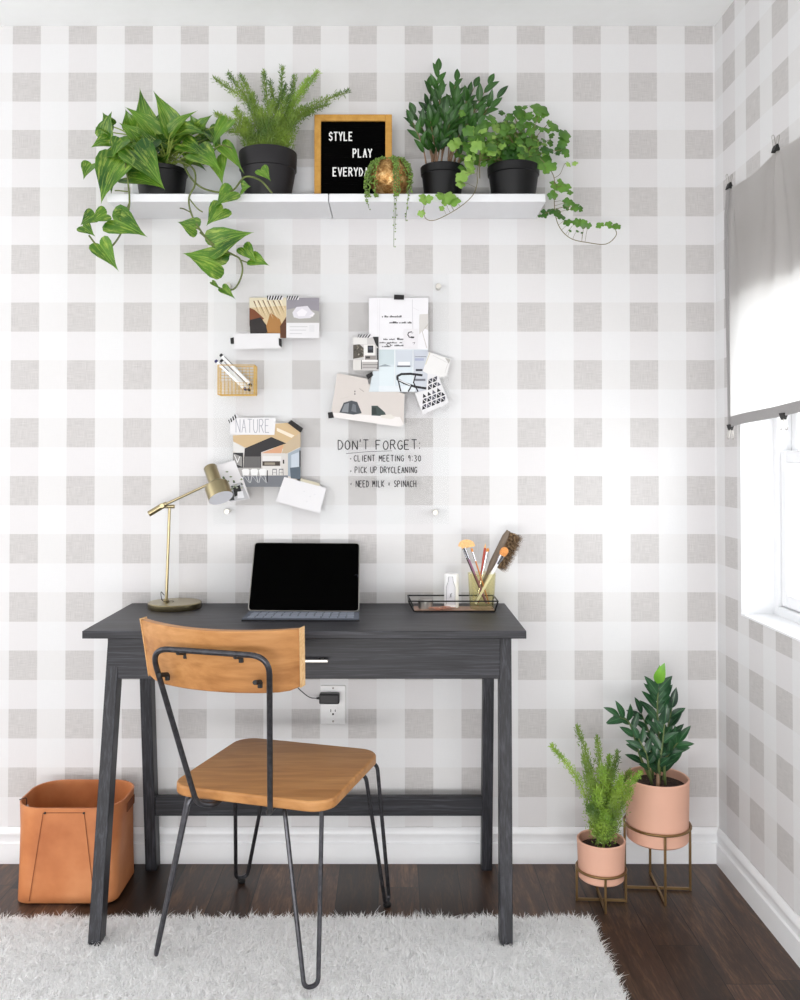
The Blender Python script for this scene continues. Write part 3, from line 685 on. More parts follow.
# stroke letters
GL = {'A': [[(0,0),(.5,1),(1,0)],[(.2,.38),(.8,.38)]], 'C': [[(.95,.85),(.6,1),(.2,.85),(0,.5),(.2,.12),(.6,0),(.95,.15)]],
 'D': [[(0,0),(0,1)],[(0,1),(.6,.92),(1,.5),(.6,.05),(0,0)]], 'E': [[(.9,1),(0,1),(0,0),(.9,0)],[(0,.52),(.7,.52)]], 'F': [[(.9,1),(0,1),(0,0)],[(0,.52),(.7,.52)]],
 'G': [[(.95,.85),(.6,1),(.2,.85),(0,.5),(.2,.12),(.6,0),(.95,.15),(.95,.45),(.6,.45)]], 'H': [[(0,0),(0,1)],[(1,0),(1,1)],[(0,.5),(1,.5)]], 'I': [[(.5,0),(.5,1)]],
 'K': [[(0,0),(0,1)],[(.95,1),(0,.45),(1,0)]], 'L': [[(0,1),(0,0),(.85,0)]], 'M': [[(0,0),(.08,1),(.5,.35),(.92,1),(1,0)]], 'N': [[(0,0),(0,1),(1,0),(1,1)]],
 'O': [[(.5,1),(.12,.82),(0,.5),(.12,.15),(.5,0),(.88,.15),(1,.5),(.88,.82),(.5,1)]], 'P': [[(0,0),(0,1),(.65,1),(.95,.78),(.65,.5),(0,.48)]],
 'R': [[(0,0),(0,1),(.65,1),(.92,.78),(.65,.52),(0,.5)],[(.45,.5),(1,0)]], 'S': [[(.92,.85),(.55,1),(.1,.84),(.12,.62),(.85,.4),(.92,.15),(.5,0),(.05,.14)]],
 'T': [[(0,1),(1,1)],[(.5,1),(.5,0)]], 'U': [[(0,1),(0,.25),(.3,0),(.7,0),(1,.25),(1,1)]], 'V': [[(0,1),(.5,0),(1,1)]], 'Y': [[(0,1),(.5,.48),(1,1)],[(.5,.48),(.5,0)]],
 "'": [[(.5,1.05),(.4,.75)]], ':': [[(.3,.80),(.36,.68)],[(.3,.26),(.36,.12)]], '+': [[(.2,.45),(.8,.45)],[(.5,.7),(.5,.2)]], '*': [[(.4,.42),(.5,.48),(.55,.4),(.4,.42)]],
 '9': [[(.85,.7),(.5,1),(.15,.75),(.4,.5),(.85,.72),(.7,0)]], '3': [[(.1,.95),(.6,1),(.85,.75),(.4,.53),(.9,.3),(.6,0),(.1,.05)]], '0': [[(.5,1),(.12,.8),(.05,.3),(.5,0),(.9,.25),(.88,.8),(.5,1)]], ' ': []}
def strokes(mb, word, p0, wch, gap, hgt, r, ux=Vector((1, 0, 0)), uz=Vector((0, 0, 1)), jit=0, flat=None, narrow={'I': .45, "'": .35, ':': .4, ' ': .7}):
    x = 0
    for chh in word:
        wc = wch*narrow.get(chh, 1)
        jx, jz, sl = (random.uniform(-jit, jit) for _ in range(3))
        for s_ in GL[chh]:
            pts = [p0+ux*(x+wc*(q[0]+jx*.3+sl*q[1]*.5))+uz*(hgt*(q[1]*(1+jz*.3)+jz*.4)) for q in s_]
            if len(pts) == 2: pts = [pts[0], (pts[0]+pts[1])/2, pts[1]]
            mb.tube(arcpath(pts, r*1.6, 3), r, 6)
        x += wc+gap
    return x
def letter_obj(chh, p0, wc, hgt, th):
    mb = MB(); yy_ = Vector((0, 0, 0))
    for s_ in GL[chh]:
        pts = [p0+Vector((wc*q[0], 0, hgt*q[1])) for q in s_]
        for i in range(len(pts)-1):
            a_, b_ = pts[i], pts[i+1]; d_ = (b_-a_).normalized(); nrm_ = Vector((-d_.z, 0, d_.x))*th/2; e1 = d_*th*.35
            yo = Vector((0, -.0002*(i % 3), 0))
            mb.prism([a_-e1-nrm_+yo, b_+e1-nrm_+yo, b_+e1+nrm_+yo, a_-e1+nrm_+yo], (0, -.0022, 0))
    mb.build('letter', M_WHITE, lb)
yl = YLB+.0068
for word, x0, x1, yt, yb2 in (('STYLE', 180, 322, 200, 250), ('PLAY', 327, 442, 304, 353), ('EVERYDAY', 204, 452, 419, 468)):
    n = len(word); pw = (x1-x0)/(n-.35); 
    for i, chh in enumerate(word):
        p0 = G(x0+i*pw, yb2, yl); p1 = G(x0+i*pw+pw*.62, yt, yl); letter_obj(chh, p0, p1.x-p0.x, p1.z-p0.z, .0033)

# ---- gold vase with string of pearls ----
vc = Vector((G(558, 500, -.13).x, -.120, zt_s)); 
va = thing('gold_vase_plant', vc, 'round hammered gold vase trailing string of beads on the shelf edge', 'plant')
RV = .061
pr = [(.001, .001), (.026, .001)]+[(RV*math.sin(a_)*1.0, .058-.058*math.cos(a_)) for a_ in [math.radians(x) for x in range(30, 140, 10)]]+[(.042, .105), (.040, .105), (.046, .096), (.035, .09), (.001, .09)]
MB().lathe(pr, vc, 40).build('vase', M_VASE, va, smooth=True)
MB().lathe([(.001, .097), (.0425, .095)], vc, 24).build('soil', M_SOIL, va, smooth=True)
pl_ = MB(); tv = MB()
def strand(x0, ybot, ystart=.087, n=0, wob=3):
    # from rim over the front of the vase, then hanging
    dx = (PY(x0, 170, -.19).x-vc.x)/RV; dx = max(-1.05, min(1.05, dx)); fy = -math.sqrt(max(0.05, 1.12-dx*dx))
    top = vc+Vector((dx*.036, fy*.036, .107)); sh = vc+Vector((dx*.056, fy*.056, .088)); mid_ = vc+Vector((dx*.066, fy*.066, .055))
    e0 = vc+Vector((dx*.066, min(fy*.064, -.060), .0)); e1 = PY(x0+random.uniform(-wob, wob), ybot, min(vc.y-.060, YS-.012))
    pts = [vc+Vector((dx*.01, fy*.01, .100)), top, sh, mid_, e0]+([e1] if e1.z < zt_s-.005 else [])
    pts = smoothpath(pts, 8); tv.tube(pts, .0007, 5)
    for i in range(2, len(pts)):
        for q in range(2 if pts[i].z > zt_s-.02 else 1):
            pl_.ball(pts[i]+Vector((random.uniform(-.004, .004), random.uniform(-.004, .001), random.uniform(-.004, .004))), random.uniform(.0017, .0027), 6)
for x0, yb2 in ((364,186),(366,208),(369,196),(371,176),(376,196),(394,247),(396,228),(398,195),(407,221),(410,186)): strand(x0, yb2)
for k in range(300):
    a_ = random.uniform(0, 2*PI); rr = random.uniform(.1, 1)**.5*.047
    hx = math.cos(a_)*rr
    pl_.ball(vc+Vector((hx, math.sin(a_)*rr, .101+random.uniform(0, .010)*(1.1-rr/.047))), random.uniform(.002, .0032), 5)
    if k % 3 == 0:
        sgn = random.choice((-1, -1, 1)); ph = math.radians(random.gauss(-150 if sgn < 0 else -35, 13)); zz = random.uniform(.03, .104); rz = RV*math.sqrt(max(.2, 1-((zz-.058)/.066)**2))+.003
        pl_.ball(vc+Vector((math.cos(ph)*rz, math.sin(ph)*rz, zz)), random.uniform(.002, .003), 5)
pl_.build('bead_leaves', M_PEARL, va, smooth=True); tv.build('strands', M_STEM, va)

# ---- potted zamioculcas-like plant on shelf ----
def ZQ(x, y, Y): return PY(x/3.636+400, y/3.636+60, Y)
pc = Vector((ZQ(155, 480, -.09).x, -.09, zt_s)); hp = PY(441, 162.5, -.09).z-zt_s-.016
z1 = thing('potted_leafy_plant', pc, 'upright dark green leafy plant in a black pot between vase and ivy', 'plant')
nursery_pot(z1, pc, .062, .050, hp, M_POT, lip=.022)
def zz_stem(lf, st, pts, n, ll_, lw, mt=None, start=.35, flat=.5, up_=0):
    ps = smoothpath(pts, 8); st.tube(ps, [.0026*(1-.6*i/(len(ps)-1)) for i in range(len(ps))], 6)
    for k in range(n):
        t = start+(1-start)*k/(n-1) if n > 1 else 1; i = min(int(t*(len(ps)-1)), len(ps)-2); c = ps[i].lerp(ps[i+1], t*(len(ps)-1)-i); ax = (ps[i+1]-ps[i]).normalized()
        side = ax.cross(Vector((0, -1, .0)) + Vector((random.uniform(-.5, .5), 0, 0))).normalized()*(1 if k % 2 else -1)
        d_ = (side*random.uniform(.4, .8)+ax*(up_+random.uniform(.5, .9))+Vector((0, random.uniform(-.6, .25), 0))).normalized()
        if k == n-1: d_ = ax
        l_ = ll_*random.uniform(.8, 1.15)*(1 if t < .9 else .85); tip = c+d_*l_
        if tip.y > -.012: tip.y = -.012-.02*random.random()
        lf.leaf(c, tip, lw*random.uniform(.85, 1.15), Vector((random.uniform(-.5, .5), -1, .5)), 'lance', .3, .06)
lf = MB(); st = MB()
for (x, y, Y, n) in [(140,15,-.09,9),(205,50,-.08,8),(330,65,-.10,6),(365,118,-.1,5),(340,160,-.11,8),(290,228,-.13,6),(50,180,-.10,5),(42,215,-.12,5),(95,150,-.07,7),(110,75,-.06,7),(278,75,-.07,5),(250,110,-.1,9),(205,120,-.12,9),(165,180,-.13,8),(230,180,-.13,8),(150,110,-.11,9),(190,210,-.14,8),(110,210,-.13,6),(300,150,-.09,8)]:
    e_ = ZQ(x, y, Y); p0 = pc+Vector((random.uniform(-.03, .03)+(e_.x-pc.x)*.2, random.uniform(-.025, .025), hp-.014)); mid_ = p0.lerp(e_, .5); mid_.x += (p0.x-e_.x)*.18
    e_ = p0.lerp(e_, .93); zz_stem(lf, st, [p0, mid_, e_], n+1, .050, .0185, up_=.35)
lf.build('foliage', M_ZZS, z1, smooth=True); st.build('stems', M_STEMR, z1, smooth=True)

# ---- ivy ----
pc = Vector((PY(513.5, 192, -.09).x, -.09, zt_s)); hp = PY(513, 162, -.09).z-zt_s-.016
iv = thing('potted_ivy', pc, 'ivy in a black pot on the shelf with trailing stems both sides', 'plant')
nursery_pot(iv, pc, .073, .059, hp, M_POT, lip=.024)
def ivyleaf(mb, c, size, rot=None, up=None):
    up = Vector(up or (random.uniform(-.6, .6), -1, random.uniform(-.1, .9))).normalized()
    a0 = random.uniform(0, 2*PI) if rot is None else rot
    u = up.orthogonal().normalized(); v = up.cross(u); out = []
    lob = [(0, 1), (.06, .86), (.11, .66), (.15, .78), (.2, .88), (.26, .74), (.31, .6), (.37, .70), (.43, .62), (.5, .30), (.57, .62), (.63, .70), (.69, .6), (.74, .74), (.8, .88), (.85, .78), (.89, .66), (.94, .86)]
    for t, r_ in lob:
        a_ = a0+2*PI*t; out.append(c+(u*math.cos(a_)+v*math.sin(a_))*r_*size*.6-up*.12*size*r_)
    mb.fan(c, out)
lf = MB(); ll = MB(); st = MB()
def IQ(x, y, Y): return PY(x/3.636+400, y/3.636+60, Y)
stems_iv = []
for k in range(46):
    a_ = random.uniform(0, 2*PI); 
    px_ = random.gauss(415, 85); py_ = random.uniform(170, 370); wd = 1-abs(px_-420)/210
    if wd < .1 or py_ < 165+abs(px_-480)*.35: py_ = 165+abs(px_-480)*.5+random.uniform(20, 120)
    Y = random.uniform(-.16, -.05); e_ = IQ(px_, min(py_, 375), Y); p0 = pc+Vector((random.uniform(-.05, .05), random.uniform(-.04, .04), hp-.014))
    mid_ = p0.lerp(e_, .5)+Vector((0, 0, .02)); pts = smoothpath([p0, mid_, e_], 6); st.tube(pts, .001, 5)
    for q in range(7):
        c = pts[min(len(pts)-1, int(len(pts)*(.35+.1*q)))]+Vector((random.gauss(0, .010), random.gauss(0, .012), random.gauss(0, .010)))
        if c.y > -.02: c.y = -.02
        ivyleaf(lf if random.random() < .8 else ll, c, random.uniform(.018, .032))
for (x, y, s_) in [(510,170,.045),(515,190,.036),(430,185,.034),(455,170,.018),(560,240,.03),(600,265,.036),(590,290,.03),(525,380,.05),(500,370,.036),(540,330,.03),(585,325,.028),(470,200,.03),(400,245,.03)]:
    ivyleaf(lf, IQ(x, y, -.13), s_*1.25)
YT = YS-.014
def trail(pts, leaves, mb, s0=.022):
    st.tube(smoothpath(pts, 6), .0011, 6)
    for (p_, s_) in leaves:
        near = min(smoothpath(pts, 6), key=lambda q: (q-p_).length); st.tube([near, (near+p_)/2+Vector((0, -.003, .004)), p_], .0006, 4)
        ivyleaf(mb, p_+Vector((0, -.003, 0)), s_*1.3)
def I2(x, y, Y=YT): return PY(x/2.353+300, y/2.353+60, Y)
for k in range(36):   # pale left spill
    t = random.random(); c = IQ(random.gauss(275, 38), random.gauss(300, 45), random.uniform(-.19, -.14)); ivyleaf(ll if random.random() < .6 else lf, c, random.uniform(.024, .040))
st.tube(smoothpath([pc+Vector((-.04, -.02, hp)), IQ(300, 330, -.16), IQ(290, 380, -.18), IQ(290, 430, YT)], 6), .0012, 6)
trail([I2(440, 200, -.15), I2(418, 255), I2(417, 290), I2(405, 320), I2(370, 350), I2(320, 376), I2(296, 373), I2(291, 350)],
      [(I2(380, 270), .034), (I2(375, 290), .026), (I2(345, 322), .034), (I2(330, 318), .028), (I2(362, 330), .030), (I2(345, 335), .024), (I2(290, 326), .030), (I2(300, 328), .022), (I2(285, 360), .018), (I2(335, 350), .014)], ll)
def I5(x, y, Y=YT): return PY(x/5+480, y/5+150, Y)
trail([I5(300, 40, -.15), I5(345, 90, -.18), I5(372, 150), I5(372, 280), I5(392, 375), I5(450, 440), I5(540, 463), I5(630, 470), I5(680, 428), I5(676, 390)],
      [(I5(x, y), s_) for x, y, s_ in [(350,75,.035),(320,95,.03),(368,175,.026),(400,165,.022),(410,185,.028),(435,190,.024),(445,212,.016),(362,232,.024),(430,265,.024),(455,270,.018),(480,285,.024),(505,295,.016),(430,290,.018),(320,318,.022),(300,328,.014),(350,308,.022),(385,310,.024),(405,335,.024),(435,358,.02),(465,362,.02),(490,358,.022),(520,370,.022),(540,375,.016),(452,405,.009),(485,405,.010),(510,415,.007),(600,377,.020),(640,366,.018),(655,380,.016),(685,378,.020)]], lf)
st.tube(smoothpath([I5(372, 140), I5(400, 120), I5(420, 75), I5(430, 65)], 5), .0007, 5); ivyleaf(ll, I5(440, 68), .020); ivyleaf(ll, I5(470, 66), .020)
lf.build('foliage', M_IVY, iv); tag(ll.build('pale_foliage', M_IVYL, iv), 'paler lime-green leaves'); st.build('stems', M_IVYS, iv)

# ================= FLOOR PLANTS =================
def pink_pot(root, c, rt, rb, z0, z1):
    pr = [(.001, z0), (rb-.006, z0), (rb, z0+.005), (rt-.001, z1-.01), (rt, z1-.003), (rt-.003, z1), (rt-.006, z1-.002), (rt-.008, z1-.028), (.001, z1-.028)]
    MB().lathe(pr, (c.x, c.y, 0), 56).build('pot', M_PINK, root, smooth=True)
    pr = [(.001, z1-.020)]+[(rt*k/6, z1-.021+.002*math.sin(k*2.2)) for k in range(1, 6)]+[(rt-.008, z1-.024)]
    MB().lathe(pr, (c.x, c.y, 0), 40).build('soil', M_SOIL, root, smooth=True)
def stand(name_label, c, r, zr, t=.0035):
    s_ = thing('plant_stand', (c.x, c.y, 0), name_label, 'plant stand', 'brass plant stands')
    n = 40; MB().tube([(c.x+r*math.cos(2*PI*k/n), c.y+r*math.sin(2*PI*k/n), zr) for k in range(n)], t, 8, closed=True).build('ring', M_BRASSD, s_, smooth=True)
    a0 = -.06
    for k in range(4):
        a_ = PI/2*k+a0; p_ = Vector((c.x+r*math.cos(a_), c.y+r*math.sin(a_), 0)); q_ = .003
        MB().box((p_.x-q_, p_.y-q_, .0), (p_.x+q_, p_.y+q_, zr-t*.6)).build('leg', M_BRASSD, s_, bevel=.0005)
    b = MB()
    for a_ in (a0, a0+PI/2):
        d_ = Vector((math.cos(a_), math.sin(a_), 0))*(r+.003); sd = Vector((-math.sin(a_), math.cos(a_), 0))*.003
        q0 = [c-d_-sd, c+d_-sd, c+d_+sd, c-d_+sd]; b.hexa([Vector((q.x, q.y, .002)) for q in q0], [Vector((q.x, q.y, .008)) for q in q0])
    b.build('cross_base', M_BRASSD, s_)
def W(x, y, Y): return PY(x/3.45+540, y/3.45+640, Y)
cb_ = Vector((.7287, -.168, 0)); cs_ = Vector((.5595, -.234, 0))
stand('taller brass plant stand holding the large blush pot', cb_, .0880, .181)
stand('low brass plant stand holding the small blush pot', cs_, .0645, .090)
z2 = thing('potted_zz_plant', (cb_.x, cb_.y, .15), 'glossy dark green plant in large blush pot on the taller brass stand', 'plant')
pink_pot(z2, cb_, .0860, .082, .139, .309)
lf = MB(); nl_ = MB(); st = MB()
top = Vector((cb_.x, cb_.y, .295))
def zf(pts_, n, l_, w_, start=.3):
    pp = [top+Vector((pts_[0][0]*.001, pts_[0][1]*.001, 0))]+[W(*q) for q in pts_[1:]]
    ps = smoothpath(pp, 8); st.tube(ps, [.004*(1-.6*i/(len(ps)-1)) for i in range(len(ps))], 7)
    for k in range(n):
        t = start+(1-start)*k/(n-1); i = min(int(t*(len(ps)-1)), len(ps)-2); c = ps[i].lerp(ps[i+1], t*(len(ps)-1)-i); ax = (ps[i+1]-ps[i]).normalized()
        sd = Vector((ax.z, 0, -ax.x))*(1 if k % 2 else -1)
        d_ = (sd*.72+ax*.85+Vector((0, random.uniform(-.6, .3), 0))).normalized() if k < n-1 else ax
        ln = l_*random.uniform(.85, 1.15); tip = c+d_*ln
        tip.y = min(tip.y, -.03); tip.x = min(tip.x, XR-.03)
        lf.leaf(c, tip, w_, Vector((random.uniform(-.4, .4), -1, .8)), 'ovate' if False else 'lance', .3, .05)
zf([(5,0),(415,400,-.19),(405,250,-.18),(408,165,-.18)], 19, .064, .024, .1)
zf([(-15,5),(345,400,-.19),(310,290,-.19),(275,265,-.20)], 12, .054, .019, .25)
zf([(20,10),(440,400,-.16),(440,310,-.16),(455,235,-.16)], 12, .060, .022, .15)
zf([(15,-25),(430,420,-.22),(455,380,-.23),(478,350,-.24)], 8, .060, .020, .3)
zf([(-20,-20),(375,440,-.23),(365,390,-.24),(340,340,-.24)], 7, .05, .018, .3)
zf([(0,-20),(410,430,-.24),(420,380,-.24),(430,290,-.24)], 8, .05, .02, .2)
zf([(-5,20),(385,410,-.15),(375,320,-.15),(350,255,-.14)], 8, .052, .019, .3)
lt = W(403, 140, -.19); nl_.leaf(W(404, 150, -.19), W(430, 78, -.21), .030, (-.3, -1, .3), 'ovate'); nl_.leaf(W(400, 135, -.19), W(412, 85, -.18), .016, (.6, -1, .3), 'ovate')
lf.build('foliage', M_ZZF, z2, smooth=True); tag(nl_.build('new_leaf', M_ZZN, z2, smooth=True), 'bright green new leaf at the tip'); st.build('stems', M_STEM, z2, smooth=True)
MB().lathe([(.001, .312-.02), (.006, .312-.018), (.004, .335), (.001, .34)], (cb_.x-.012, cb_.y-.05, 0), 12).build('sprout_sheath', M_STEMR, z2, smooth=True)

f2 = thing('potted_foxtail_fern', (cs_.x, cs_.y, .07), 'bright foxtail fern in small blush pot on the low brass stand', 'plant')
pink_pot(f2, cs_, .0640, .0595, .062, .1675)
lf = MB(); st = MB(); ll = MB()
for (x, y, Y, r_, mb_) in [(128,298,-.25,.015,0),(198,335,-.24,.016,0),(38,362,-.28,.014,1),(268,388,-.24,.018,0),(348,458,-.30,.018,1),(150,400,-.27,.02,0),(165,470,-.30,.024,0),(215,440,-.29,.026,1),(250,450,-.27,.026,0),(280,470,-.30,.022,1),(310,520,-.31,.024,0),(200,520,-.32,.028,1),(260,540,-.33,.028,0),(170,580,-.32,.026,0),(240,400,-.22,.018,1),(225,600,-.33,.03,1),(310,455,-.22,.018,0)]:
    e_ = W(x, y, Y); p0 = Vector((cs_.x+random.uniform(-.015, .02), cs_.y+random.uniform(-.02, .015), .15)); plume(ll if mb_ else lf, st, p0, e_, r_*1.3, int(110+r_*2600), .12, .010)
lf.build('foliage', M_FERN, f2); tag(ll.build('young_fronds', M_FERNL, f2), 'brighter green young fronds'); st.build('stems', M_FERNS, f2)
# ================= DESK ITEMS =================
# ---- lamp ----
m = N('lamp_inner_white'); m.set(lin((236, 238, 246)), .5); M_LIN = m.mat
YLm = -.085
lc = Vector((PY(174.8, 604, YLm).x, YLm, ZT))
lp = thing('desk_lamp', lc, 'brass desk lamp with a round base and tilted shade on the desk', 'lamp')
MB().lathe([(.001, 0), (.073, 0), (.0745, .002), (.0745, .015), (.0725, .017), (.001, .017)], lc, 56).build('base', M_BRASS, lp, smooth=True)
pb_ = PY(166.3, 600, YLm); pb_.z = ZT+.016; pt_ = PY(169.5, 508, YLm)
MB().tube([pb_, pt_], .0042, 12).lathe([(.008, 0), (.008, .006), (.0045, .009)], pb_, 16).build('pole', M_BRASS, lp, smooth=True)
MB().tube([PY(162.5, 506.5, YLm), PY(174.6, 506.5, YLm)], .0055, 12).build('pivot_bar', M_BRASS, lp, smooth=True)
e0 = PY(149, 514, YLm-.008); e1 = PY(163, 505.5, YLm-.008); e2 = PY(209, 484, YLm-.008)
MB().tube([e1-(e2-e1).normalized()*.002, e2], .0038, 10).build('arm', M_BRASS, lp, smooth=True)
MB().tube([e0, e1], .0085, 14).tube([e1, e1+(e2-e1).normalized()*.012], .007, 12).build('counterweight', M_BRASS, lp, smooth=True, bevel=.001)
MB().tube([e1+Vector((0, -.012, 0)), e1+Vector((0, .016, 0))], .006, 12).build('pivot_knob', M_BRASS, lp, smooth=True)
tpp = PY(210, 467, YLm-.004); mp_ = PY(221, 498, YLm-.050); ax = (mp_-tpp); Ls = ax.length; ax.normalize()
sc_ = 1.0
pr = [(.0175, 0), (.019, .002), (.019, Ls*.50), (.020, Ls*.53), (.028, Ls*.555), (.0335, Ls*.60), (.0345, Ls*.64), (.0345, Ls), (.0325, Ls), (.0325, Ls*.66), (.018, Ls*.58), (.001, Ls*.57)]
sh_ = MB().lathe(pr[:8], tpp, 40, axis=ax).build('lamp_shade', M_BRASS, lp, smooth=True)
tag(MB().lathe([(.0343, Ls), (.0327, Ls+.0002), (.0325, Ls*.66), (.018, Ls*.60), (.001, Ls*.59)], tpp, 40, axis=ax).build('shade_lining', M_LIN, sh_, smooth=True), 'white inner lining')
me_ = sh_.data
# remove nothing: mouth of outer shell is capped by lathe end; drop the cap so the lining shows
import bmesh
bm = bmesh.new(); bm.from_mesh(me_); caps = [f for f in bm.faces if len(f.verts) > 8]; caps.sort(key=lambda f: (f.calc_center_median()+ORG[lp.name]-mp_).length); bmesh.ops.delete(bm, geom=[caps[0]], context='FACES_ONLY'); bm.to_mesh(me_); bm.free()
MB().tube(smoothpath([pb_+Vector((-.004, -.006, .02)), pb_+Vector((-.012, -.012, .03)), pb_+Vector((-.006, -.016, .006)), pb_+Vector((.016, -.006, .004)), pb_+Vector((.02, .004, .002))], 6), .0011, 6).build('switch_cord', M_BLACKM, lp, smooth=True)

# ---- tablet with keyboard ----
m = N('dark_screen'); m.set(lin((1, 1, 1)), .2); m.b.inputs['Specular IOR Level'].default_value = .02; M_SCREEN = m.mat
M_KEY = plain('grey_fabric_keyboard', (124, 130, 142), .8, var=.06, scale=200)
M_KEYD = plain('dark_key_surround', (84, 90, 102), .8)
ZT += .0008; kf0 = PZ(241.4, 618.6, ZT+.006); kf1 = PZ(359.5, 619.0, ZT+.006); kb0 = PZ(249, 611, ZT+.006); kb1 = PZ(359.6, 611.2, ZT+.006)
tb = thing('tablet', ((kf0.x+kf1.x)/2, (kf0.y+kb0.y)/2, ZT), 'black-screened tablet propped on a slim grey keyboard on the desk', 'tablet')
def dn(p_, h_): return Vector((p_.x, p_.y, p_.z-h_))
kb_ = MB().hexa([dn(q, .006) for q in (kf0, kf1, kb1, kb0)], [dn(q, .003) for q in (kf0, kf1, kb1, kb0)]).build('keyboard_base', M_BLACK, tb)
def ki(u, v, dz=0): return kf0.lerp(kf1, u).lerp(kb0.lerp(kb1, u), v)+Vector((0, 0, dz))
MB().hexa([ki(.004, .02, -.003), ki(.996, .02, -.003), ki(.996, 1, -.003), ki(.004, 1, -.003)], [ki(.004, .02), ki(.996, .02), ki(.996, 1), ki(.004, 1)]).build('keyboard', M_KEYD, tb)
kk = MB()
for r_ in range(4):
    nk = 13
    for c_ in range(nk):
        u0 = .04+c_*.92/nk+.004*(r_ % 2)+(.01*r_ if c_ < nk-1 else 0)*.3; u1 = u0+.92/nk*.84; v0 = .10+r_*.205; v1 = v0+.155
        if r_ == 0 and 3 <= c_ <= 8:
            if c_ > 3: continue
            u1 = u0+.92/nk*5.8
        kk.hexa([ki(u0, v0), ki(u1, v0), ki(u1, v1), ki(u0, v1)], [ki(u0+.002, v0+.01, .0013), ki(u1-.002, v0+.01, .0013), ki(u1-.002, v1-.01, .0013), ki(u0+.002, v1-.01, .0013)])
kk.build('keys', M_KEY, tb)
s0 = PZ(247.6, 610.6, ZT+.008); s1 = PZ(359.3, 611.4, ZT+.008); ytop = -.045
s2 = PY(359.9, 543.2, ytop); s3 = PY(254.4, 542.5, ytop)
nrm = (s1-s0).cross(s3-s0).normalized()
if nrm.y > 0: nrm = -nrm
def slab(q, t_): return [p_-nrm*t_ for p_ in q]
ctr = (s0+s1+s2+s3)/4
def rq(k, r=.012):
    q = [ctr+(p_-ctr)*k for p_ in (s0, s1, s2, s3)]; out = []
    for i in range(4):
        a_, b_, c_ = q[i-1], q[i], q[(i+1) % 4]; p_, q_ = b_+(a_-b_).normalized()*r, b_+(c_-b_).normalized()*r
        for j in range(5): t = j/4; out.append(p_*(1-t)**2+b_*2*t*(1-t)+q_*t*t)
    return out
MB().hexa(slab(rq(1), .007), rq(1)).build('tablet_shell', M_CHROME, tb)
MB().hexa(slab(rq(.982, .010), -.0002), [p_+nrm*.0012 for p_ in rq(.982, .010)]).build('screen', M_SCREEN, tb)
hb = s1.lerp(s2, .5)+(s0-s1).normalized()*.010+nrm*.0013
uu = (s1-s0).normalized(); vv = (s3-s0).normalized(); n = 20
MB().tube([hb+uu*.0045*math.cos(2*PI*k/n)+vv*.0045*math.sin(2*PI*k/n) for k in range(n)], .0003, 5, closed=True).build('home_button', M_KEYD, tb)
# fold-up prop behind
b = MB(); q0 = s0.lerp(s3, .45)-nrm*.008; q1 = s1.lerp(s2, .45)-nrm*.008; f0 = Vector((s0.x+.01, -.03, ZT+.001)); f1 = Vector((s1.x-.01, -.03, ZT+.001)); g0 = s0-nrm*.008; g1 = s1-nrm*.008
b.hexa([g0+Vector((0, 0, -.005)), g1+Vector((0, 0, -.005)), f1, f0], [g0+Vector((0, 0, -.002)), g1+Vector((0, 0, -.002)), f1+Vector((0, 0, .003)), f0+Vector((0, 0, .003))])
b.hexa([q0, q1, f1, f0], [q0-nrm*.003, q1-nrm*.003, f1+Vector((0, .003, .003)), f0+Vector((0, .003, .003))])
b.build('folding_cover', M_BLACK, tb)

ZT -= .0008
# ---- wire tray ----
def T(x, y, Y=None, z=None): return PY(x/7.27+400, y/7.27+580, Y) if Y is not None else PZ(x/7.27+400, y/7.27+580, z)
zr = ZT+.032; yb0 = -.155; yb1 = -.085; yr0 = -.172; yr1 = -.068
xb0, xb1 = T(102, 232, yb0).x, T(690, 232, yb0).x; xr0, xr1 = T(62, 165, yr0).x, T(712, 165, yr0).x
tx = (xb0+xb1)/2
ty = thing('wire_tray', (tx, -.12, ZT), 'black wire tray with copper base on the right of the desk', 'tray')
b = MB(); q = [Vector((xr0, yr0, zr)), Vector((xr1, yr0, zr)), Vector((xr1, yr1, zr)), Vector((xr0, yr1, zr))]; g = [Vector((xb0, yb0, ZT+.002)), Vector((xb1, yb0, ZT+.002)), Vector((xb1, yb1, ZT+.002)), Vector((xb0, yb1, ZT+.002))]
for k in range(4): b.tube([q[k], q[(k+1) % 4]], .0022, 6); b.tube([g[k], g[(k+1) % 4]], .0018, 6); b.tube([q[k], g[k]], .0022, 6)
b.build('wire_frame', M_WIRE, ty, smooth=True)
M_COP = plain('copper_sheet', (176, 138, 114), .35, .8)
tag(MB().box((xb0, yb0, ZT+.0022), (xb1, yb1, ZT+.0042)).build('base_plate', M_COP, ty), 'copper coloured base plate')
zp = ZT+.0044
# tin
c = T(186, 150, -.115); c.z = zp
tn = thing('small_tin', c, 'small round silver tin at the left of the wire tray', 'tin')
rT = .020
MB().lathe([(.001, 0), (rT, 0), (rT, .014), (.001, .014)], c, 32).build('body', M_CHROME, tn, smooth=True); MB().lathe([(rT+.001, .014), (rT+.001, .023), (rT-.001, .0245), (.001, .0245)], c, 32).build('lid', M_CHROME, tn, smooth=True)
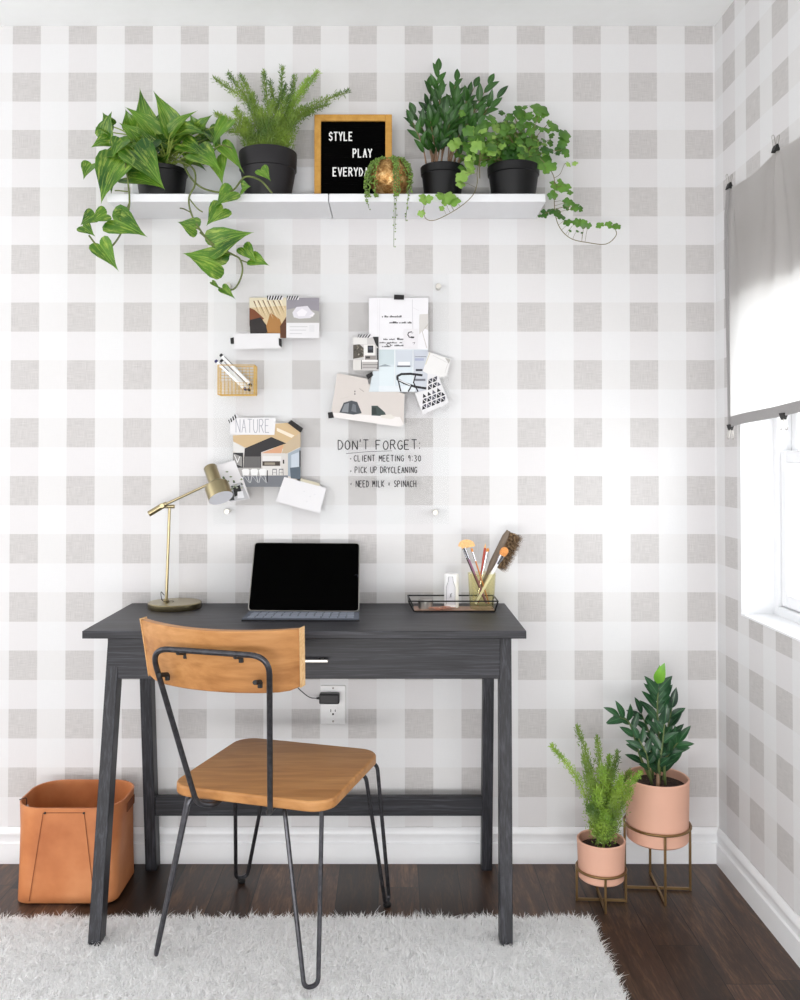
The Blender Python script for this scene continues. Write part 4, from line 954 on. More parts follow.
# clips heap: paper clips, counted individually
M_CLIP = plain('rose_gold_clip', (214, 160, 140), .3, .9)
for k in range(16):
    cx_ = random.uniform(T(225, 200, -.13).x, T(400, 200, -.13).x); cy_ = random.uniform(-.148, -.125); a_ = random.uniform(0, PI); z_ = zp+.0012+.0016*(k % 4)
    u_ = Vector((math.cos(a_), math.sin(a_), 0)); v_ = Vector((-u_.y, u_.x, 0)); c_ = Vector((cx_, cy_, z_))
    pth = arcpath([c_+u_*.010+v_*.002, c_-u_*.010+v_*.002, c_-u_*.010-v_*.003, c_+u_*.012-v_*.003, c_+u_*.012+v_*.0035, c_-u_*.006+v_*.0035], .002, 3)
    tag(MB().tube(pth, .0006, 5).build('paper_clip', M_CLIP, loc=c_, smooth=True), 'rose gold paper clip in the small heap in the wire tray', 'paper clip', 'paper clips in the wire tray')
# white candle box with line drawing
xa_, xb_ = PY(444.5, 590, -.12).x, PY(459, 590, -.12).x; ztop_ = PY(450, 574, -.12).z
cd_ = thing('white_bottle', ((xa_+xb_)/2, -.118, zp), 'white cylindrical bottle with a grey drawn label in the tray', 'bottle')
rc = (xb_-xa_)/2; ce = Vector(((xa_+xb_)/2, -.108, zp)); 
MB().lathe([(.001, 0), (rc-.002, 0), (rc, .002), (rc, ztop_-zp-.002), (rc-.002, ztop_-zp), (.001, ztop_-zp)], ce, 40).build('body', M_WHITE, cd_, smooth=True)
M_LBL = plain('label_grey', (214, 213, 217), .6, var=.01); M_INK = plain('grey_ink', (96, 96, 100), .7)
b = MB(); lb_ = []; hh = ztop_-zp
nA = 10
for side in (0, 1):
    pass
prf = [(-.75, .12), (-.75, .62), (-.45, .80), (-.40, .93), (.10, .93), (.15, .80), (.40, .62), (.40, .12)]
def cyl(u, v, o_=.0006): th_ = u*1.1; return ce+Vector(((rc+o_)*math.sin(th_), -(rc+o_)*math.cos(th_), v*hh))
rowsv = [.12, .3, .5, .62, .70, .78, .93]; wl = {.12: (-.75, .40), .3: (-.75, .40), .5: (-.75, .40), .62: (-.75, .40), .70: (-.66, .30), .78: (-.5, .15), .93: (-.5, .15)}
vs = []; 
for v in rowsv:
    a_, c2 = wl[v]
    for k in range(7): vs.append(cyl(a_+(c2-a_)*k/6, v))
b.add(vs, [(i*7+k, i*7+k+1, i*7+k+8, i*7+k+7) for i in range(len(rowsv)-1) for k in range(6)])
lo = b.build('label', M_LBL, cd_)
b = MB(); out = [cyl(u, v, .001) for u, v in prf]; b.tube([p_ for i in range(len(out)) for p_ in (out[i], (out[i]+out[(i+1) % len(out)])/2)], .0005, 5, closed=True)
b.tube([cyl(-.25, .32, .001), cyl(-.15, .40, .001), cyl(.0, .46, .001)], .0007, 5); b.tube([cyl(-.22, .44, .001), cyl(-.12, .38, .001), cyl(-.1, .34, .001)], .0006, 5)
b.build('label_drawing', M_INK, lo)
# tumbler
tc_ = Vector((PY(481.8, 600, -.12).x, -.12, zp)); ht = PY(481, 573, -.12).z-zp
tm = thing('glass_tumbler', tc_, 'olive tinted glass tumbler full of brushes in the wire tray', 'tumbler')
MB().lathe([(.001, 0), (.032, 0), (.034, .003), (.0395, ht), (.0378, ht), (.0325, .010), (.001, .009)], tc_, 48).build('glass', M_TUMBLER, tm, smooth=True)
def V2(x, y, Y): return PY(x/8.889+445, y/8.889+520, Y)
M_BRIST = plain('orange_bristle', (224, 150, 84), .85, var=.2, scale=300); M_BRIST2 = plain('cream_orange_bristle', (240, 190, 130), .85, var=.2, scale=300)
M_PURP = plain('mauve_handle', (150, 104, 130), .4); M_RED = plain('red_pencil', (186, 66, 42), .45); M_DKBR = plain('dark_brown_wood', (62, 46, 40), .5); M_BROWN = plain('copper_ferrule', (196, 128, 84), .3, .8)
M_SILV = plain('silver_ferrule', (206, 206, 212), .25, 1); M_GRYW = plain('grey_brown_wood', (112, 98, 84), .6)
zlow = zp+.012
def stickpts(top_, low): return top_, Vector(low)
def low(dx, dy): return tc_+Vector((dx, dy, .0135))
# fan brush
f_t = V2(170, 245, -.145); lw = low(.014, .006)
fb_ = thing('fan_brush', lw, 'fan-shaped makeup brush with orange-tipped bristles, leftmost in the tumbler', 'brush')
dirn = (f_t-lw).normalized()
MB().tube([lw, f_t-dirn*.035], .0028, 8).build('handle', M_PURP, fb_, smooth=True); MB().tube([f_t-dirn*.036, f_t], [.0034, .0044], 10).build('ferrule', M_SILV, fb_, smooth=True)
b = MB(); ft_ = []
for k in range(15):
    u = -1+2*k/14; ft_.append(PY(V2(195+u*78, 240-60*math.sqrt(max(0, 1-u*u))*1.0, -.148).x*0+ (445+(193+u*76)/8.889), 520+(232-58*math.sqrt(max(0, 1-u*u)))/8.889, -.146))
b.prism([f_t+Vector((.003, 0, -.002)), ]+ft_[::-1]+[f_t+Vector((-.003, 0, -.002))], (0, .005, 0)); b.build('bristles', M_BRIST2, fb_)
def brush(name_label, top_, lo_, r_, hm, bm_, blen, br_, name='makeup_brush', fer=M_SILV):
    t = thing(name, lo_, name_label, 'brush'); d_ = (top_-lo_).normalized(); e_ = top_-d_*blen
    MB().tube([lo_, e_-d_*.026], [r_*.7, r_], 10).build('handle', hm, t, smooth=True); MB().tube([e_-d_*.028, e_], [r_*1.05, br_*.75], 12).build('ferrule', fer, t, smooth=True)
    MB().tube([e_-d_*.001, e_+d_*blen*.3, e_+d_*blen*.7, e_+d_*blen*.92, top_], [br_*.72, br_, br_*.95, br_*.6, br_*.15], 14).build('bristles', bm_, t, smooth=True)
brush('thin copper-tipped brush beside the fan brush', V2(235, 250, -.13), low(.020, -.004), .0024, M_BROWN, M_BRIST, .010, .0036)
brush('slim silver brush leaning left behind the fan brush', V2(150, 235, -.118), low(.012, .012), .0026, M_DKBR, M_BRIST2, .006, .003)
brush('small flat brush with brown tip beside the red pencil', V2(382, 250, -.115), low(-.014, .010), .0030, M_SILV, M_BRIST, .010, .0046)
brush('fluffy orange blush brush with white handle on the right of the tumbler', V2(545, 245, -.15), low(-.018, -.006), .0045, M_WHITE, M_BRIST, .024, .0115)
pt1, pt0 = V2(360, 210, -.105), low(-.010, .018)
pe = thing('red_pencil', pt0, 'red pencil standing in the tumbler behind the brushes', 'pencil'); d_ = (pt1-pt0).normalized()
MB().tube([pt0, pt1-d_*.012], .0034, 6).build('barrel', M_RED, pe); MB().tube([pt1-d_*.012, pt1], [.0034, .0005], 6).build('tip', M_BRIST2, pe)
# hand brush with bristles
h0 = low(-.004, .016); h0 = h0+Vector((-.004, 0, .03)); h1 = V2(565, 95, -.10)
hbz = thing('hand_brush', h0, 'wooden hand broom with shaggy brown bristles leaning right in the tumbler', 'brush')
d_ = (h1-h0).normalized(); sd = Vector((d_.z, 0, -d_.x))
b = MB(); L_ = (h1-h0).length; rowsb = []
for k in range(11):
    t = k/10; wv = .0045+.0055*min(1, max(0, (t-.30)/.15)) if t < .97 else .006; rowsb.append((h0+d_*L_*t, wv))
b.tube([r_[0] for r_ in rowsb], [r_[1] for r_ in rowsb], 10); b.build('handle', M_GRYW, hbz, smooth=True)
bmm = MB(); 
for k in range(2600):
    t = random.uniform(.46, .99); bp = h0+d_*L_*t+Vector((0, random.uniform(-.007, .007), 0))+sd*.004
    ln = .047*random.uniform(.75, 1.1)*(1-.2*abs(t-.75)); dd = (sd+d_*random.uniform(-.25, .22)+Vector((0, random.uniform(-.3, .3), 0))).normalized(); e_ = bp+dd*ln
    pw = Vector((random.uniform(-1, 1), random.uniform(-1, 1), random.uniform(-1, 1))).normalized()*.0007
    bmm.add([bp-pw, bp+pw, e_], [(0, 1, 2)])
m = N('brown_bristle'); m.set(m.ramp(m.noise(160, detail=3), [(.35, lin((58, 44, 34))), (.5, lin((112, 88, 64))), (.68, lin((176, 146, 108)))]), .9)
o = bmm.build('bristles', m.mat, hbz)

# ================= ACRYLIC BOARD =================
YB_ = -.030
a0 = PY(214, 274, YB_); a1 = PY(449, 524, YB_)
ab = thing('acrylic_board', ((a0.x+a1.x)/2, YB_, a1.z), 'clear acrylic note board on standoffs above the desk, lettered in marker', 'note board')
MB().box((a0.x, YB_, a1.z), (a1.x, YB_+.004, a0.z)).build('acrylic_sheet', M_ACRYL, ab)
M_STAND = plain('brushed_standoff', (206, 203, 196), .4, .5)
for px, py in ((228, 285), (438.5, 286), (226.5, 511.5), (435.5, 512.5)):
    c = PY(px, py, YB_-.006); 
    MB().lathe([(.0085, 0), (.0085, .004), (.0075, .0055), (.0065, .0057), (.001, .005)], (c.x, YB_, c.z), 24, axis=(0, -1, 0)).tube([(c.x, YB_+.004, c.z), (c.x, 0, c.z)], .007, 16).build('standoff', M_STAND, ab, smooth=True)
M_MARK = plain('black_marker', (40, 38, 40), .8)
mk = MB(); ym = YB_-.0009
def mline(word, x0, x1, ybot, htpx, r_, jit=.12):
    n = sum({'I': .45, "'": .35, ':': .4, ' ': .7}.get(c_, 1)*.70+.30 for c_ in word)
    mk = MB(); p0 = PY(x0, ybot, ym); p1 = PY(x1, ybot, ym); wtot = p1.x-p0.x; u = wtot/n
    strokes(mk, word, p0, u*.70, u*.30, htpx/344, r_, jit=jit); mk.build('handwritten_line', M_MARK, ab)
mline("DON'T FORGET:", 338, 423, 449.5, 9.2, .0015)
mk.tube([PY(346, 453.6, ym), PY(370, 451.5, ym), PY(392, 450.8, ym)], .0007, 5)
mline("CLIENT MEETING 9:30", 354, 422, 461.3, 6.0, .0012, .05); mline("PICK UP DRYCLEANING", 355, 418, 473, 6.2, .0012, .05); mline("NEED MILK + SPINACH", 356, 417, 487, 6.4, .0012, .05)
mk.build('underline', M_MARK, ab)
for px, py in ((350.7, 458.8), (350.8, 471.2), (351, 484)): MB().ball(PY(px, py, ym), .0019, 6).build('bullet', M_MARK, ab)
pass

# ---- papers ----
CM = {}
def col(rgb, rough=.7):
    k = tuple(int(v*.95) for v in rgb); rgb = k
    if k not in CM: CM[k] = plain('print_%02d' % len(CM), rgb, rough, var=.008, scale=40)
    return CM[k]
class Pic:
    """A sheet taped to the board; layers are printed colour areas on its own face."""
    def __init__(s, name, label, cat, poly, o, sc, lvl, base=(233, 232, 234), th=.0005):
        s.o, s.sc = o, sc; s.y = YB_-.0012-.0011*lvl; s.k = 0
        pts = [s.p(q) for q in poly]; c = sum(pts, Vector())/len(pts); s.root = thing(name, c, label, cat)
        s.mb = MB(); s.mats = [col(base)]; s.mb.prism([q+Vector((0, 0, 0)) for q in pts], (0, -th, 0)); s.th = th
    def p(s, q, d=0): return PY(s.o[0]+q[0]/s.sc, s.o[1]+q[1]/s.sc, s.y-d)
    def area(s, poly, rgb):
        m_ = col(rgb)
        if m_ not in s.mats: s.mats.append(m_)
        s.k += 1; d = s.th+.00003*s.k
        s.mb.add([s.p(q, d) for q in poly], [tuple(range(len(poly)))], s.mats.index(m_)); return s
    def rect(s, x0, y0, x1, y1, rgb): return s.area([(x0, y0), (x1, y0), (x1, y1), (x0, y1)], rgb)
    def line(s, pts, w_, rgb):
        for i in range(len(pts)-1):
            a_, b_ = Vector(pts[i]), Vector(pts[i+1]); d_ = (b_-a_)
            if d_.length == 0: continue
            d_.normalize(); n_ = Vector((-d_.y, d_.x))*w_/2; s.area([a_-n_, b_+d_*w_*.2-n_, b_+d_*w_*.2+n_, a_+n_], rgb)
        return s
    def done(s): s.mb.build('sheet', s.mats, s.root); return s
    def tape(s, quad, striped=False):
        # strip across the edge, folded back to the acrylic
        mb = MB(); d = .0009+.00003*s.k+.0004
        mb.prism([s.p(q, d) for q in quad], (0, -.0002, 0), 0); mats = [M_TAPEK if not striped else M_PAPER, M_TAPEK]
        if striped:
            a_, b_, c_, e_ = [Vector(q) for q in quad]; n = striped
            for k in range(n):
                u0 = (k+.10)/n; u1 = (k+.66)/n; sl = .5/n
                mb.add([s.p(q, d+.0003) for q in (e_.lerp(c_, max(0, u0-sl)), e_.lerp(c_, max(0, u1-sl)), a_.lerp(b_, u1), a_.lerp(b_, u0))], [(0, 1, 2, 3)], 1)
        tag(mb.build('tape', mats, s.root), 'black and white striped tape' if striped else 'black tape'); return s
o5, s5 = (225, 285), 7.273
P_ = Pic('photo_print', 'photo print of brown and gold pleats, top left on the acrylic board', 'photo', [(178, 92), (446, 92), (446, 386), (185, 386)], o5, s5, 0, (212, 190, 150))
P_.area([(178, 92), (446, 92), (446, 150), (178, 165)], (226, 216, 190)).area([(178, 165), (215, 180), (285, 245), (190, 300), (178, 300)], (120, 66, 34)).area([(178, 255), (260, 235), (300, 290), (320, 350), (300, 386), (185, 386)], (38, 32, 32))
P_.area([(320, 386), (300, 300), (330, 200), (400, 250), (446, 386)], (170, 120, 64)).area([(405, 386), (400, 300), (446, 230), (446, 386)], (90, 52, 28)).area([(310, 386), (300, 345), (400, 350), (410, 386)], (128, 86, 44))
for k, (x0, y0, x1, y1) in enumerate(((205, 115, 250, 215), (235, 112, 300, 240), (270, 110, 340, 255), (305, 112, 375, 260), (345, 112, 405, 235), (385, 112, 432, 210))):
    P_.area([(x0, y0), (x0+9, y0), (x1, y1)], (120, 84, 48)).area([(x0+14, y0), (x0+22, y0), (x1+12, y1-5)], (250, 236, 205))
P_.done().tape([(303, 78), (425, 78), (420, 108), (306, 108)], 6)
P_ = Pic('photo_card', 'card with a white flower on grey above a caption panel', 'photo', [(446, 92), (686, 92), (686, 386), (446, 386)], o5, s5, 0, (231, 230, 232))
P_.rect(447, 93, 685, 275, (148, 144, 152)).area([(447, 180), (520, 165), (685, 190), (685, 275), (447, 275)], (172, 170, 166)).area([(490, 200), (520, 160), (600, 152), (625, 185), (655, 210), (620, 240), (540, 245), (500, 235)], (222, 218, 226))
P_.area([(520, 200), (560, 170), (600, 195), (580, 225), (535, 228)], (238, 235, 240)).area([(610, 225), (650, 200), (640, 230)], (236, 232, 236)).rect(470, 300, 600, 306, (206, 206, 208)).rect(470, 325, 590, 331, (206, 206, 208)).rect(470, 350, 560, 356, (206, 206, 208)).rect(612, 290, 650, 340, (224, 224, 226))
P_.done().tape([(448, 78), (543, 79), (535, 108), (448, 108)], 5)
P_ = Pic('paper_strip', 'blank white paper strip with black tape at both ends', 'note', [(60, 354), (400, 352), (405, 460), (62, 466)], o5, s5, 1, (231, 230, 232))
P_.line([(150, 420), (190, 385), (260, 400), (330, 372)], 3, (226, 226, 228)).line([(140, 440), (240, 432), (330, 420)], 2.5, (228, 228, 230)).done().tape([(38, 386), (64, 380), (66, 428), (42, 430)]).tape([(390, 386), (412, 392), (414, 456), (392, 438)])
o8, s8 = (215, 410), 6.667
P_ = Pic('kitchen_photo', 'colour photo of a kitchen under dark sloped ceiling, taped lower left', 'photo', [(120, 92), (500, 84), (570, 130), (570, 512), (120, 512)], o8, s8, 0, (214, 208, 202))
P_.area([(120, 170), (395, 150), (400, 92), (500, 84), (570, 130), (570, 230), (470, 260), (300, 250), (200, 250), (122, 210)], (206, 178, 138)).area([(470, 222), (570, 150), (570, 245), (490, 285), (440, 300)], (196, 176, 148)).area([(412, 118), (530, 170), (510, 186), (412, 140)], (238, 226, 206))
P_.area([(120, 210), (195, 255), (195, 300), (120, 275)], (222, 220, 218)).rect(120, 285, 188, 385, (46, 46, 48)).area([(122, 290), (180, 312), (180, 378), (122, 355)], (150, 148, 146)).line([(130, 300), (150, 350), (165, 310)], 5, (238, 238, 238)).area([(376, 180), (475, 222), (308, 282), (308, 385), (190, 385), (198, 256)], (44, 42, 44)).rect(192, 310, 304, 385, (104, 102, 102))
P_.area([(312, 286), (455, 232), (440, 300), (315, 300)], (214, 164, 128)).rect(308, 288, 470, 440, (214, 210, 206)).rect(318, 308, 442, 340, (228, 226, 224)).rect(316, 342, 434, 372, (70, 60, 54)).rect(330, 350, 400, 366, (150, 140, 126)).rect(452, 332, 462, 358, (52, 50, 50)).rect(318, 376, 440, 432, (226, 224, 222))
P_.area([(486, 290), (570, 250), (570, 462), (486, 440)], (160, 172, 184)).area([(508, 300), (560, 280), (560, 380), (508, 385)], (196, 206, 216)).rect(562, 270, 571, 380, (40, 40, 44)).area([(500, 385), (570, 378), (570, 462), (505, 455)], (86, 98, 110)).area([(120, 440), (486, 436), (486, 512), (120, 512)], (118, 122, 128)).rect(120, 385, 310, 440, (176, 174, 172))
for cx_ in (205, 262, 318):
    P_.area([(cx_-26, 400), (cx_-14, 392), (cx_+16, 392), (cx_+26, 402), (cx_+20, 436), (cx_-20, 436)], (240, 240, 240)).line([(cx_-15, 436), (cx_-25, 485)], 3, (230, 230, 230)).line([(cx_+14, 436), (cx_+24, 485)], 3, (230, 230, 230)).line([(cx_-12, 440), (cx_+18, 480)], 2.5, (200, 200, 200))
for cx_ in (397, 441): P_.line([(cx_-14, 395), (cx_+14, 395)], 5, (60, 70, 84)).line([(cx_-12, 395), (cx_-14, 434)], 3, (60, 60, 64)).line([(cx_+12, 395), (cx_+14, 434)], 3, (60, 60, 64)).line([(cx_-13, 418), (cx_+13, 418)], 2, (60, 60, 64))
P_.rect(346, 402, 352, 480, (40, 40, 44)).done().tape([(508, 66), (588, 122), (572, 152), (484, 86)])
P_ = Pic('nature_card', 'white card with the thin grey word NATURE over the kitchen photo', 'card', [(102, 52), (406, 52), (396, 166), (98, 164)], o8, s8, 1)
x = 140
for chh in 'NATURE':
    for s_ in GL[chh]: P_.line([(x+27*q[0], 150-88*q[1]) for q in s_], 4.2, (160, 162, 172))
    x += 39
P_.done().tape([(86, 70), (140, 24), (156, 44), (98, 90)], 4)
P_ = Pic('plant_photo', 'photo of small white vase plant tucked behind the brass lamp shade', 'photo', [(0, 372), (130, 335), (172, 440), (185, 450), (232, 590), (90, 618), (60, 600)], o8, s8, 1, (232, 230, 232))
P_.area([(110, 500), (175, 480), (228, 590), (100, 612)], (190, 190, 194)).area([(120, 520), (165, 500), (180, 555), (130, 580)], (40, 38, 42)).area([(150, 545), (185, 540), (195, 585), (150, 590)], (236, 236, 240)).area([(90, 560), (120, 540), (130, 600), (95, 605)], (60, 60, 64))
for k in range(16): x_, y_ = random.uniform(45, 185), random.uniform(440, 520)+8; P_.area([(x_-9, y_), (x_, y_-7), (x_+10, y_+1), (x_, y_+7)], random.choice([(96, 116, 82), (62, 74, 60), (126, 140, 104), (176, 180, 160)]))
for (x_, y_) in ((80, 412), (60, 462), (105, 445)): P_.area([(x_-12, y_), (x_, y_-5), (x_+12, y_), (x_, y_+5)], (104, 128, 70))
P_.done()
P_ = Pic('beige_card', 'beige card edge peeping out above the tilted white envelope', 'card', [(545, 460), (575, 455), (700, 490), (690, 520), (560, 500)], o8, s8, 0, (206, 198, 176)).done()
P_ = Pic('white_card', 'blank white card tilted at the foot of the kitchen photo', 'card', [(462, 446), (742, 520), (698, 690), (404, 608)], o8, s8, 2)
for x_, y_ in ((608, 608), (660, 560), (590, 540), (630, 575)): P_.rect(x_, y_, x_+9, y_+5, (216, 216, 220))
P_.done()
o6, s6 = (340, 285), 6.667
P_ = Pic('beige_photo', 'pale photo of two dark stones on a white shelf', 'photo', [(0, 590), (183, 625), (190, 660), (430, 725), (425, 930), (395, 945), (-65, 880), (-35, 700), (-20, 592)], o6, s6, 0, (214, 207, 202))
P_.area([(-62, 850), (400, 880), (425, 930), (395, 945), (-65, 880)], (236, 232, 230)).area([(-5, 850), (25, 785), (75, 770), (115, 780), (145, 855), (90, 865)], (72, 76, 82)).area([(10, 845), (30, 795), (60, 785), (55, 850)], (132, 136, 142)).area([(75, 840), (85, 790), (105, 800), (110, 850)], (110, 114, 120)).area([(210, 805), (250, 805), (300, 850), (310, 875), (210, 870)], (62, 74, 72)).area([(216, 815), (240, 818), (245, 862), (216, 860)], (40, 52, 50))
P_.area([(270, 868), (340, 862), (368, 885), (340, 895), (275, 885)], (226, 222, 214)).rect(95, 705, 103, 714, (90, 86, 84)).rect(95, 722, 103, 731, (90, 86, 84)).line([(130, 690), (160, 712)], 3, (150, 140, 134)).line([(0, 760), (60, 745)], 2, (200, 192, 186))
P_.done().tape([(172, 600), (212, 578), (222, 602), (186, 632)]).tape([(-82, 850), (-50, 845), (-40, 885), (-76, 890)])
P_ = Pic('quote_sheet', 'large white sheet with two short bold lines, top right on the board', 'paper', [(193, 86), (588, 86), (588, 192), (530, 196), (528, 260), (588, 300), (588, 430), (258, 430), (193, 350)], o6, s6, 2, (238, 237, 240))
P_.line([(265, 96), (262, 350)], 1.6, (214, 212, 216)).line([(482, 96), (486, 330)], 2.5, (196, 194, 200)).line([(250, 96), (250, 345)], 1.2, (222, 220, 222)).area([(530, 196), (588, 192), (588, 300), (560, 290), (528, 330)], (216, 213, 210)).line([(588, 262), (548, 310), (578, 420)], 3, (180, 172, 162)).line([(480, 150), (528, 170)], 1.5, (212, 210, 214))
def squig(x0, x1, y, h, rgb=(48, 46, 50)):
    x = x0
    while x < x1:
        w_ = random.uniform(3, 7)
        if random.random() < .85: P_.rect(x, y-h*random.choice((.6, .6, 1)), x+w_, y, rgb)
        x += w_+1.6
squig(280, 410, 216, 13); squig(330, 470, 256, 13); squig(290, 360, 366, 9); squig(368, 420, 366, 14); squig(262, 380, 388, 8); squig(392, 420, 388, 12); squig(280, 325, 414, 11); squig(362, 420, 408, 10)
P_.line([(318, 410), (310, 395), (325, 388), (340, 400), (330, 412), (318, 404)], 3.5, (70, 68, 70)).line([(335, 408), (350, 400)], 3, (90, 88, 90))
P_.done().tape([(360, 64), (428, 66), (426, 98), (359, 97)])
P_ = Pic('curl_card', 'small square white card with a black curl over the quote sheet', 'card', [(425, 292), (520, 292), (518, 420), (423, 420)], o6, s6, 3.5, (232, 230, 233))
P_.line([(480, 312), (458, 316), (452, 332), (462, 348), (478, 350)], 7, (70, 66, 70)).area([(470, 342), (495, 344), (494, 354), (478, 355)], (50, 46, 50)).line([(484, 385), (500, 382), (492, 395)], 3, (120, 116, 120)).line([(478, 322), (488, 318)], 3, (90, 86, 90)).done()
P_ = Pic('shelf_photo', 'pale blue photo of a white cabinet with a black curved chair', 'photo', [(258, 430), (585, 430), (585, 712), (193, 712), (220, 575), (258, 572)], o6, s6, 1, (214, 224, 229))
P_.rect(262, 432, 362, 530, (204, 216, 220)).area([(262, 540), (300, 528), (345, 542), (262, 545)], (152, 164, 170)).rect(262, 546, 362, 672, (222, 232, 236)).rect(372, 434, 484, 545, (206, 212, 220)).rect(388, 512, 466, 535, (240, 240, 242)).rect(380, 537, 470, 546, (90, 92, 98)).rect(372, 552, 484, 670, (218, 228, 234)).rect(490, 434, 585, 570, (200, 206, 216)).rect(500, 488, 560, 505, (170, 176, 200)).rect(490, 572, 585, 712, (206, 210, 218)).rect(505, 560, 550, 574, (60, 62, 70)).rect(258, 672, 500, 712, (228, 234, 238)).line([(365, 432), (365, 672)], 5, (236, 240, 242)).line([(487, 432), (487, 672)], 5, (236, 240, 242)).line([(500, 478), (575, 478)], 4, (120, 122, 130)).rect(500, 625, 570, 640, (120, 124, 132))
P_.line([(550, 602), (470, 592), (410, 594), (382, 608), (384, 630), (430, 655), (500, 678), (580, 690)], 15, (30, 30, 34)).line([(388, 636), (405, 708)], 9, (30, 30, 34)).line([(480, 668), (455, 710)], 9, (30, 30, 34)).line([(505, 600), (490, 650), (520, 710)], 8, (34, 34, 38)).line([(390, 632), (470, 668)], 6, (236, 238, 240)).done()
P_ = Pic('kitchen_snapshot', 'small black and white kitchen snapshot at left of the pale blue photo', 'photo', [(85, 345), (258, 350), (258, 570), (88, 570)], o6, s6, 3, (206, 203, 202))
P_.rect(88, 350, 180, 395, (228, 226, 224)).area([(88, 400), (130, 395), (158, 420), (158, 480), (88, 492)], (88, 82, 74))
for k in range(26): x_, y_ = random.uniform(92, 152), random.uniform(402, 482); P_.rect(x_, y_, x_+7, y_+6, random.choice([(40, 40, 38), (150, 142, 128), (196, 190, 178), (64, 60, 54)]))
P_.rect(158, 398, 232, 500, (234, 232, 230)).rect(184, 404, 222, 452, (44, 44, 50)).rect(190, 412, 216, 430, (78, 80, 92)).rect(165, 470, 240, 498, (150, 144, 140)).rect(172, 476, 200, 490, (60, 58, 58)).area([(218, 345), (257, 345), (257, 420), (240, 400)], (36, 36, 38)).rect(244, 420, 257, 560, (70, 70, 72)).rect(140, 500, 252, 512, (244, 243, 242)).rect(150, 512, 250, 555, (188, 184, 182)).line([(150, 530), (250, 530)], 3, (90, 88, 88)).line([(150, 552), (250, 552)], 3, (110, 108, 108)).rect(88, 500, 140, 566, (222, 218, 214)).line([(143, 500), (143, 560)], 4, (60, 58, 58))
P_.done().tape([(122, 328), (212, 330), (205, 352), (116, 350)], 5)
P_ = Pic('map_card', 'white creased card, upper of the two at the board right edge', 'card', [(592, 445), (738, 496), (712, 606), (640, 625), (552, 574)], o6, s6, 2.4, (234, 233, 232))
P_.line([(600, 450), (570, 530)], 3, (204, 192, 140)).line([(620, 470), (720, 520), (700, 585)], 2.5, (206, 204, 202)).area([(700, 485), (736, 497), (725, 525)], (180, 178, 174)).done()
P_ = Pic('patterned_card', 'tilted white card with black triangle lattice at the board right edge', 'card', [(585, 590), (655, 602), (728, 785), (552, 864), (500, 720), (575, 700)], o6, s6, 3.4, (231, 230, 232))
A_, B_, C_, D_ = Vector((560, 590)), Vector((650, 598)), Vector((722, 782)), Vector((552, 858))
DK = (38, 38, 44)
def inq(p_):
    poly = [(585, 594), (652, 604), (724, 783), (556, 858), (506, 722), (578, 703)]; ins = False
    for i in range(6):
        x1_, y1_ = poly[i]; x2_, y2_ = poly[i-1]
        if (y1_ > p_[1]) != (y2_ > p_[1]) and p_[0] < (x2_-x1_)*(p_[1]-y1_)/(y2_-y1_)+x1_: ins = not ins
    return ins
g1 = Vector((28, 0)); rot_ = math.radians(-22)
for i in range(-6, 10):
    for j in range(-6, 10):
        def R_(u, v): x_, y_ = u*34, v*36; return (600+x_*math.cos(rot_)-y_*math.sin(rot_)*1.0, 700+x_*math.sin(rot_)+y_*math.cos(rot_))
        o_ = .5*(j % 2); tri = [R_(i+o_+.12, j+.88), R_(i+o_+.88, j+.88), R_(i+o_+.5, j+.14)]; tri2 = [R_(i+o_+.62, j+.10), R_(i+o_+1.32, j+.10), R_(i+o_+.97, j+.78)]
        if all(inq(q) for q in tri): P_.area(tri, DK if (i+j) % 4 else (96, 96, 108))
        if all(inq(q) for q in tri2) and (i*3+j) % 3: P_.area(tri2, (70, 70, 84))
P_.done()
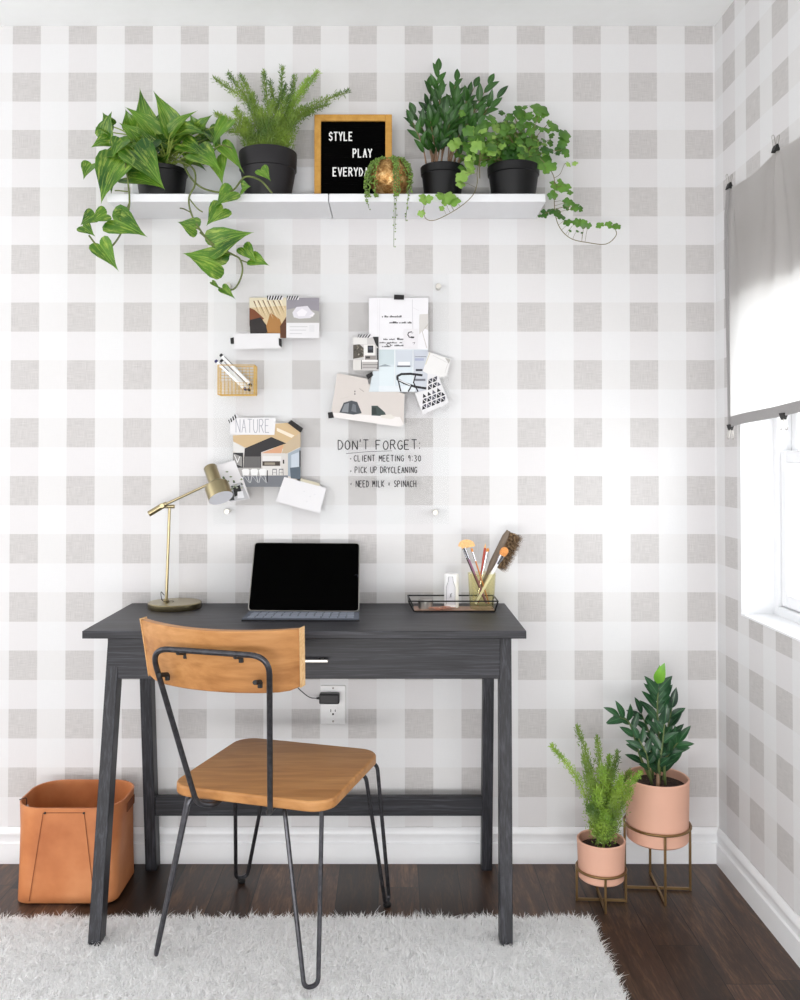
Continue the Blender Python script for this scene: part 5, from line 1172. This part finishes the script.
# ---- brass wire basket with markers ----
def U(x, y, d): return PY(x/12.3+205, y/12.3+345, YB_-d)
a = U(165, 250, .04); c = U(612, 612, .04)
wb = thing('wire_basket', ((a.x+c.x)/2, YB_-.02, c.z), 'little gold wire basket fixed to the acrylic board', 'basket')
b = MB(); dF, dB = .048, .001; x0, x1, z1_, z0_ = a.x, c.x, a.z, c.z; yF = YB_-dF; yB2 = YB_-.0012
ins = .004
for (y_, ex) in ((yF, 0), (yB2, 0)):
    q = [Vector((x0, y_, z0_)), Vector((x1, y_, z0_)), Vector((x1, y_, z1_)), Vector((x0, y_, z1_))]
    for k in range(4): b.tube([q[k], q[(k+1) % 4]], .0012, 6)
for xx in (x0, x1):
    for zz in (z0_, z1_): b.tube([(xx, yF, zz), (xx, yB2, zz)], .0012, 6)
n = 10
for k in range(1, n):
    xx = x0+(x1-x0)*k/n; zz = z0_+(z1_-z0_)*k/n
    b.tube([(xx, yB2, z0_), (xx, yB2, z1_)], .0009, 4); b.tube([(x0, yB2, zz), (x1, yB2, zz)], .0009, 4)
    b.tube([(xx, yF, z0_), (xx, yF, z0_+(z1_-z0_)*.42)], .0006, 4); b.tube([(xx, yF, z0_), (xx, yB2, z0_)], .0006, 4)
    if k <= 4: b.tube([(x0, yF, zz), (x1, yF, zz)], .0006, 4)
    for xs in (x0, x1): b.tube([(xs, yF, zz), (xs, yB2, zz)], .0006, 4)
for k in range(1, 5):
    yy = yF+(yB2-yF)*k/5; b.tube([(x0, yy, z0_), (x1, yy, z0_)], .0006, 4)
    for xs in (x0, x1): b.tube([(xs, yy, z0_), (xs, yy, z1_)], .0006, 4)
b.build('wire_mesh', M_GOLD, wb)
M_NAVY = plain('navy_cap', (34, 34, 92), .4)
for (q0, q1, d0, cm, lab) in (((192, 118), (578, 508), .030, M_BLACK, 'white marker with black cap, uppermost in the gold basket'), ((195, 188), (560, 570), .020, M_BLACK, 'white marker with black cap, behind and between the other two'), ((130, 192), (512, 560), .036, M_NAVY, 'white marker with navy cap, lowest in the gold basket')):
    p0, p1 = U(*q0, d0), U(*q1, d0); d_ = (p1-p0).normalized(); L_ = (p1-p0).length
    t = thing('marker', p1, lab, 'marker', 'markers in the gold basket'); r_ = .0048
    MB().tube([p0+d_*.006, p1-d_*.010], r_, 14).build('barrel', M_WHITE, t, smooth=True)
    tag(MB().tube([p0-d_*.001, p0+d_*.001, p0+d_*.007], [r_*.8, r_*1.04, r_*1.04], 14).build('end_cap', cm, t, smooth=True), None)
    MB().tube([p1-d_*.011, p1-d_*.004, p1], [r_*1.02, r_*.8, r_*.3], 14).build('tip', cm, t, smooth=True)
    MB().tube([p0+d_*.012+Vector((.003, -.0035, .003)), p0+d_*.05+Vector((.003, -.0035, .003))], .0008, 5).build('clip', cm, t)
